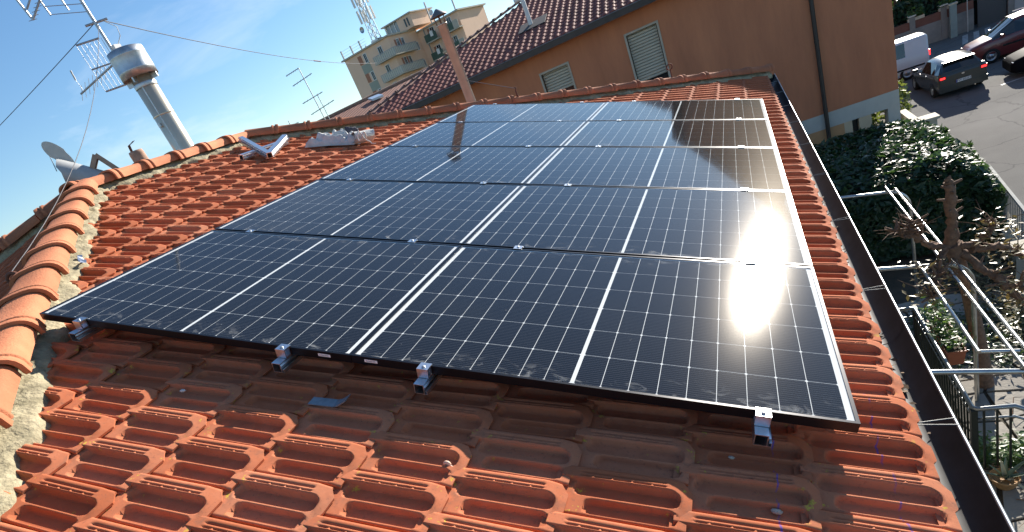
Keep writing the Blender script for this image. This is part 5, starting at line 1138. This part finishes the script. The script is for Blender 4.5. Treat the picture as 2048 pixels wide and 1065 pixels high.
# ------------------------------------------------------------------ vehicles
GLASSD = mat('car_glass', (0.012, 0.014, 0.015), 0.04, spec=0.8); RUB = mat('tyre_rubber', (0.015, 0.015, 0.015), 0.8); RIM = mat('alloy_rim', (0.40, 0.40, 0.41), 0.3, metal=0.9); BLK = mat('black_plastic', (0.015, 0.015, 0.016), 0.5)
TAIL = mat('tail_light_red', (0.75, 0.02, 0.02), 0.2, emit=2.2); TAILD = mat('tail_light_dark', (0.25, 0.01, 0.01), 0.15); PLATE = mat('number_plate', (0.72, 0.72, 0.70), 0.5); PINK = mat('plate_letters', (0.03, 0.03, 0.04), 0.6); CHR = mat('chrome', (0.7, 0.7, 0.7), 0.12, metal=1.0)
def vehicle(name, label, cat, loc, rz, paint, st, wheels, wr_, group='vehicles in the street'):
    """st: stations front to back: (y, half width, sill z, belt z, roof z, roof half width); glass fills belt to roof where the flag asks"""
    t = thing(name, loc, label, cat, group); Mx = Matrix.Translation(loc) @ Matrix.Rotation(rz, 4, 'Z')
    body = MB(); gls = MB(); secs = []
    for (y, w, s, bz, rz_, rw, fl) in st:
        half = [(w*.93, s), (w, s + (bz - s)*.35), (w*.985, bz - .06), (w*.955, bz), (rw + (w*.955 - rw)*.12, rz_ - .10 if rz_ - bz > .2 else rz_ - .01), (rw*.93, rz_ - .03 if rz_ - bz > .2 else rz_ - .004), (rw*.5, rz_), (0, rz_ + .012)]
        secs.append([Vector((x, y, z)) for x, z in half])
    for i in range(len(st) - 1):
        fl = st[i][6]
        for sgn in (1, -1):
            for j in range(7):
                q = [secs[i][j], secs[i+1][j], secs[i+1][j+1], secs[i][j+1]]; q = [Mx @ Vector((p.x*sgn, p.y, p.z)) for p in q]
                if sgn < 0: q = q[::-1]
                g_ = (j == 3 and 's' in fl) or (j >= 3 and 'w' in fl)
                (gls if g_ else body).add(q, [(0, 1, 2, 3)], not g_)
    for i in (0, len(st) - 1):
        s_ = secs[i]; ring = [Mx @ p for p in s_] + [Mx @ Vector((-p.x, p.y, p.z)) for p in reversed(s_[:-1])]; body.add(ring, [tuple(range(len(ring))) if i else tuple(reversed(range(len(ring))))])
    bme = body; o = bme.build('body', paint, t)
    bm = bmesh.new(); bm.from_mesh(o.data); bmesh.ops.remove_doubles(bm, verts=bm.verts, dist=.002); bmesh.ops.recalc_face_normals(bm, faces=bm.faces); bm.to_mesh(o.data); bm.free()
    if gls.f: gls.build('windows', GLASSD, t)
    for (x, y) in wheels:
        w = MB(); Mw = Mx @ Matrix.Translation((x, y, wr_)) @ Matrix.Rotation(R(90), 4, 'Y'); w.lathe([(wr_*.62, -.10), (wr_*.96, -.10), (wr_, -.06), (wr_, .06), (wr_*.96, .10), (wr_*.62, .10)], (0, 0, 0), 24, Mw); wo = w.build('wheel', RUB, t)
        r_ = MB(); r_.lathe([(0, -.085), (wr_*.2, -.095), (wr_*.25, -.07), (wr_*.55, -.075), (wr_*.63, -.10), (wr_*.63, .10), (wr_*.55, .075), (wr_*.25, .07), (wr_*.2, .095), (0, .085)], (0, 0, 0), 20, Mw); r_.build('rim', RIM, wo)
    return t, Mx
def part(t, Mx, name, m_, lo, hi, parent=None): return MB().box(lo, hi, Mx).build(name, m_, parent or t)
# dark hatchback: rear towards us, braking
DGREEN = mat('dark_green_paint', (0.040, 0.046, 0.040), 0.25, coat=0.6, spec=0.5)
st_h = [(2.12, .70, .30, .58, .62, .60, ''), (1.95, .84, .24, .68, .74, .62, ''), (1.2, .89, .20, .86, .93, .64, ''), (.95, .89, .20, .90, .96, .66, 'w'), (.25, .90, .20, .93, 1.40, .58, 's'), (-.4, .90, .20, .95, 1.46, .60, 's'), (-1.15, .90, .20, .97, 1.43, .60, 's'), (-1.55, .89, .22, 1.00, 1.38, .58, 'w'), (-1.98, .86, .26, 1.02, 1.06, .66, ''), (-2.12, .82, .34, .86, .90, .62, '')]
hb, HBM = vehicle('parked_car', 'dark green hatchback seen from behind with red tail lights lit', 'car', (8.02, 32.05, STREET), R(2), DGREEN, st_h, ((.80, 1.32), (-.80, 1.32), (.80, -1.30), (-.80, -1.30)), .32)
for sx in (-1, 1):
    l = MB(); l.box((sx*.72 - .13, -2.13, .80), (sx*.72 + .13, -2.02, .93), HBM); lo_ = l.build('tail_light', TAILD, hb); part(hb, HBM, 'lamp', TAIL, (sx*.72 - .09, -2.137, .825), (sx*.72 + .09, -2.131, .90), lo_)
    part(hb, HBM, 'side_mirror', DGREEN, (sx*.98 - .09, .62, .93), (sx*.98 + .09, .74, 1.06)); part(hb, HBM, 'reflector', TAILD, (sx*.62 - .12, -2.155, .42), (sx*.62 + .12, -2.12, .455))
    for yy in (.15, -.72): part(hb, HBM, 'door_handle', CHR, (sx*.905 - .015, yy, .86), (sx*.905 + .015, yy + .16, .885))
bp_ = MB(); bp_.box((-.84, -2.17, .26), (.84, -2.02, .50), HBM); bp_.build('bumper', DGREEN, hb); part(hb, HBM, 'rear_spoiler', DGREEN, (-.55, -1.72, 1.365), (.55, -1.48, 1.395)); part(hb, HBM, 'badge', CHR, (-.05, -2.135, .82), (.05, -2.122, .88))
part(hb, HBM, 'rear_wiper', BLK, (-.02, -1.88, 1.09), (.38, -1.86, 1.11)); part(hb, HBM, 'roof_aerial', BLK, (-.01, -1.30, 1.43), (.01, -1.28, 1.52))
pt_ = part(hb, HBM, 'number_plate', PLATE, (-.26, -2.185, .55), (.26, -2.165, .66)); part(hb, HBM, 'plate_blue_end', mat('plate_blue', (0.03, 0.08, 0.4), .5), (-.26, -2.188, .552), (-.225, -2.1855, .658), pt_)
def text_mesh(s_, size):
    cu = bpy.data.curves.new('lettering', 'FONT'); cu.body = s_; cu.size = size; cu.align_x = 'CENTER'; cu.align_y = 'CENTER'; cu.extrude = 0.001
    ob = bpy.data.objects.new('lettering', cu); col.objects.link(ob); dg = bpy.context.evaluated_depsgraph_get(); me = bpy.data.meshes.new_from_object(ob.evaluated_get(dg)); bpy.data.objects.remove(ob); return me
tm = text_mesh('FW 602EY', .115); tm.materials.clear(); tm.materials.append(PINK)
o = bpy.data.objects.new('plate_lettering', tm); col.objects.link(o); o.parent = pt_; o.matrix_basis = HBM @ Matrix.Translation((.015, -2.189, .605)) @ Matrix.Rotation(R(90), 4, 'X')
# white van, side on, heading left
WHITE = mat('white_van_paint', (0.62, 0.63, 0.64), 0.35, coat=0.4)
st_v = [(2.55, .80, .35, .95, 1.00, .70, ''), (2.35, .92, .25, 1.08, 1.16, .74, 'w'), (1.55, .95, .22, 1.15, 1.88, .76, 's'), (.6, .95, .22, 1.15, 1.93, .78, 's'), (-.5, .95, .22, 1.15, 1.93, .78, 's'), (-1.5, .95, .22, 1.15, 1.93, .78, ''), (-2.40, .95, .22, 1.15, 1.92, .78, ''), (-2.5, .93, .28, 1.15, 1.88, .76, '')]
wv_, WVM = vehicle('parked_van', 'white van half hidden by the corner of the orange house', 'van', (5.85, 37.0, STREET), R(90), WHITE, st_v, ((.84, 1.6), (-.84, 1.6), (.84, -1.55), (-.84, -1.55)), .34)
for sx in (-1, 1): part(wv_, WVM, 'tail_light', TAIL, (sx*.84 - .07, -2.56, .88), (sx*.84 + .07, -2.49, 1.16)); part(wv_, WVM, 'rub_strip', BLK, (sx*.957 - .012, -2.3, .52), (sx*.957 + .012, 1.2, .60))
part(wv_, WVM, 'rear_bumper', BLK, (-.88, -2.62, .30), (.88, -2.48, .52)); part(wv_, WVM, 'rear_window', GLASSD, (-.68, -2.515, 1.2), (.68, -2.495, 1.7)); part(wv_, WVM, 'door_handle', BLK, (.955, -.9, .95), (.98, -.68, .99)); part(wv_, WVM, 'wheel_arch', BLK, (.94, -1.98, .22), (.957, -1.12, .74))
# maroon people carrier heading left
MAR = mat('maroon_paint', (0.15, 0.028, 0.026), 0.3, coat=0.5)
st_m = [(2.25, .72, .34, .72, .78, .60, ''), (2.05, .86, .26, .84, .92, .66, ''), (1.35, .91, .22, 1.00, 1.08, .70, 'w'), (.55, .92, .22, 1.05, 1.62, .66, 's'), (-.4, .92, .22, 1.06, 1.72, .68, 's'), (-1.5, .92, .22, 1.07, 1.72, .68, 's'), (-2.1, .91, .24, 1.08, 1.66, .66, 'w'), (-2.35, .88, .3, 1.05, 1.10, .66, '')]
mm_, MMM = vehicle('parked_car', 'maroon people carrier with sunlit roof pointing left in the street', 'car', (11.65, 34.6, STREET), R(86), MAR, st_m, ((.82, 1.4), (-.82, 1.4), (.82, -1.4), (-.82, -1.4)), .33)
for sx in (-1, 1): part(mm_, MMM, 'headlight', mat('headlight', (0.6, 0.6, 0.58), .15), (sx*.66 - .14, 2.06, .66), (sx*.66 + .14, 2.2, .80)); part(mm_, MMM, 'side_mirror', MAR, (sx*1.0 - .09, .95, 1.04), (sx*1.0 + .09, 1.08, 1.18)); part(mm_, MMM, 'roof_rail', CHR, (sx*.60 - .02, -1.7, 1.715), (sx*.60 + .02, .3, 1.745)); part(mm_, MMM, 'side_moulding', CHR, (sx*.925 - .01, -1.4, .62), (sx*.925 + .01, 1.0, .70))
# black car cut by the right edge
BLKP = mat('black_paint', (0.009, 0.009, 0.011), 0.6, spec=0.02)
bc_, BCM = vehicle('parked_car', 'black car with alloy wheel at the right edge of the street', 'car', (11.80, 30.2, STREET), R(84), BLKP, st_h, ((.82, 1.32), (-.82, 1.32), (.82, -1.30), (-.82, -1.30)), .36)
for sx in (-1, 1): part(bc_, BCM, 'headlight', mat('headlight_clear', (0.65, 0.65, 0.65), .1), (sx*.60 - .09, 1.99, .60), (sx*.60 + .09, 2.06, .67)); part(bc_, BCM, 'side_mirror', BLKP, (sx*.98 - .09, .62, .93), (sx*.98 + .09, .74, 1.06))

# ------------------------------------------------------------------ far side of the street
SWALL = mat('concrete_wall', (0.26, 0.25, 0.23), 0.9, c2=(0.17, 0.165, 0.155), scale=1.5, bump=0.5, bscale=20); BRICKR = mat('brown_red_panel', (0.16, 0.07, 0.05), 0.85, var=0.15, scale=3)
WM = Matrix.Translation((11.0, 44.2, 0)) @ Matrix.Rotation(R(-4), 4, 'Z')
sw = thing('street_wall', (11.0, 44.2, STREET), 'grey concrete garden wall with brown panels and piers across the street', 'wall')
for k in range(-5, 8):
    x = k*1.55
    if k == 1: continue
    MB().box((x + .14, .02, STREET), (x + 1.41, .25, -5.45), WM).build('base_panel', SWALL, sw); MB().box((x + .14, .06, -5.448), (x + 1.41, .20, -4.98), WM).build('brown_panel', BRICKR, sw)
    MB().box((x - .14, -.04, STREET), (x + .14, .32, -4.72), WM).build('pier', SWALL, sw); MB().box((x - .20, -.10, -4.72), (x + .20, .38, -4.66), WM).build('pier_cap', mat('pale_cap', (0.60, 0.57, 0.48), .8) if k == -5 else bpy.data.materials['pale_cap'], sw)
MB().box((1.60, .10, STREET), (2.90, .2, -5.0), WM).build('gate', mat('dark_gate', (0.05, 0.055, 0.06), .5), sw)
MB().box((3.25, -.02, -6.45), (3.95, .015, -5.6), WM).build('meter_door', mat('meter_grey', (0.36, 0.36, 0.35), .6), sw)
for k, x in enumerate((-2.9, -1.35, .2)):
    bx_ = thing('flower_box', WM @ Vector((x, .13, -4.98)), ('pale flower box on the street wall nearest the white van', 'pale flower box in the middle of the row on the street wall', 'pale flower box on the street wall beside the green post')[k], 'flower box', 'flower boxes on the street wall')
    MB().box((x - .42, -.02, -4.978), (x + .42, .26, -4.80), WM).build('box', PALEST, bx_)
    pts = [(WM @ Vector((x + hr.uniform(-.38, .38), .12 + hr.gauss(0, .08), -4.78 + abs(hr.gauss(0, .22)))), (0, 0, 1)) for _ in range(160)]; lf = MB(); leaf_cloud(lf, pts, .10, hr); tag(lf.build('leaves', GL, bx_), kind='stuff')
gpst = thing('utility_post', WM @ Vector((.35, -.42, STREET)), 'tall square green grey utility post before the street wall', 'post')
MB().box((.20, -.55, STREET), (.52, -.28, -4.78), WM).build('column', mat('green_grey_metal', (0.20, 0.26, 0.25), .55, var=.1, scale=3), gpst); MB().box((.16, -.59, -4.778), (.58, -.24, -4.70), WM).build('cap', PALEST, gpst)
ys = thing('yield_sign', WM @ Vector((1.05, -.3, STREET)), 'red and white downward triangle give way sign at the top edge', 'road sign')
MB().tube([WM @ Vector((1.05, -.30, STREET)), WM @ Vector((1.05, -.30, -3.9))], .03, 8).build('pole', GALV, ys)
def tri(r_, y): return [WM @ Vector((1.05 + r_*math.sin(a), y, -4.72 + .50 - r_*math.cos(a))) for a in (0, 2*math.pi/3, -2*math.pi/3)]
m_ = MB(); a_, b_ = tri(.50, -.34), tri(.50, -.33); m_.add(a_ + b_, [(0, 1, 2), (5, 4, 3), (0, 3, 4, 1), (1, 4, 5, 2), (2, 5, 3, 0)]); m_.build('red_border', mat('sign_red', (0.55, 0.03, 0.03), .4), ys)
m_ = MB(); a_, b_ = tri(.30, -.348), tri(.30, -.342); m_.add(a_ + b_, [(0, 1, 2), (5, 4, 3), (0, 3, 4, 1), (1, 4, 5, 2), (2, 5, 3, 0)]); m_.build('white_field', mat('sign_white', (0.75, 0.72, 0.70), .4), ys)
# clipped hedge standing behind the street wall
bh = thing('hedge', WM @ Vector((3, 1.4, STREET)), 'dark clipped hedge behind the concrete wall across the street', 'hedge'); pts = []
for _ in range(5200):
    x = hr.uniform(-8, 13); z = hr.uniform(-5.2, -4.0 + .25*noise.noise(Vector((x*.9, 0, 0)))); y = 1.1 + .25*noise.noise(Vector((x, z, 1))) + abs(hr.gauss(0, .2))
    if hr.random() < .35: z = -4.05 + .25*noise.noise(Vector((x*.9, 0, 0))); y = hr.uniform(1.1, 2.2)
    pts.append((WM @ Vector((x, y, z)), (0, -.7, .6)))
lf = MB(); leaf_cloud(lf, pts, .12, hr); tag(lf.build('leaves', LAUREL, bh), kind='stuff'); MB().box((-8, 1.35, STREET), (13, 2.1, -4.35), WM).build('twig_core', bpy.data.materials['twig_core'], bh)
# trees in the garden across the street: they shade the carriageway
def tree(x, y, h, r_, seed, label, n=1500):
    q = random.Random(seed); t = thing('garden_tree', (x, y, STREET), label, 'tree', 'trees across the street')
    tk = MB(); tp = Vector((x, y, STREET + h*.62)); tk.tube([(x, y, STREET), (x + .1, y, STREET + h*.3), tp], [.18, .14, .07], 8); cl = []
    for _ in range(11):
        v = Vector((q.gauss(0, 1), q.gauss(0, 1), q.gauss(0, .7))).normalized(); c = Vector((x, y, STREET + h*.62)) + Vector((v.x*r_*.62, v.y*r_*.62, v.z*h*.26)); cl.append((c, r_*q.uniform(.32, .52))); tk.tube([(x, y, STREET + h*.35), c], [.07, .025], 5)
    tk.build('trunk', BARK, t); pts = []
    for _ in range(n):
        c, rr = q.choice(cl); v = Vector((q.gauss(0, 1), q.gauss(0, 1), q.gauss(0, 1))).normalized(); pts.append((c + v*rr*(1 - abs(q.gauss(0, .25))), v))
    lf = MB(); leaf_cloud(lf, pts, .20, q); tag(lf.build('crown', bpy.data.materials.get('tree_leaf') or leaf_mat('tree_leaf', (0.07, 0.11, 0.04), (0.035, 0.06, 0.025), .45, 2), t), kind='stuff')
for i, (x, y, h, r_) in enumerate(((9.2, 47.2, 4.6, 2.0), (12.6, 47.8, 5.6, 2.3), (15.6, 46.9, 5.2, 2.2), (18.6, 47.5, 6.0, 2.4), (21.5, 46.8, 5.4, 2.2))):
    tree(x, y, h, r_, 40 + i, ('leafy tree behind the street wall above the white van', 'leafy tree behind the street wall beyond the road sign', 'leafy tree behind the street wall above the maroon car', 'leafy tree at the right end of the street wall', 'leafy tree farthest right across the street')[i])
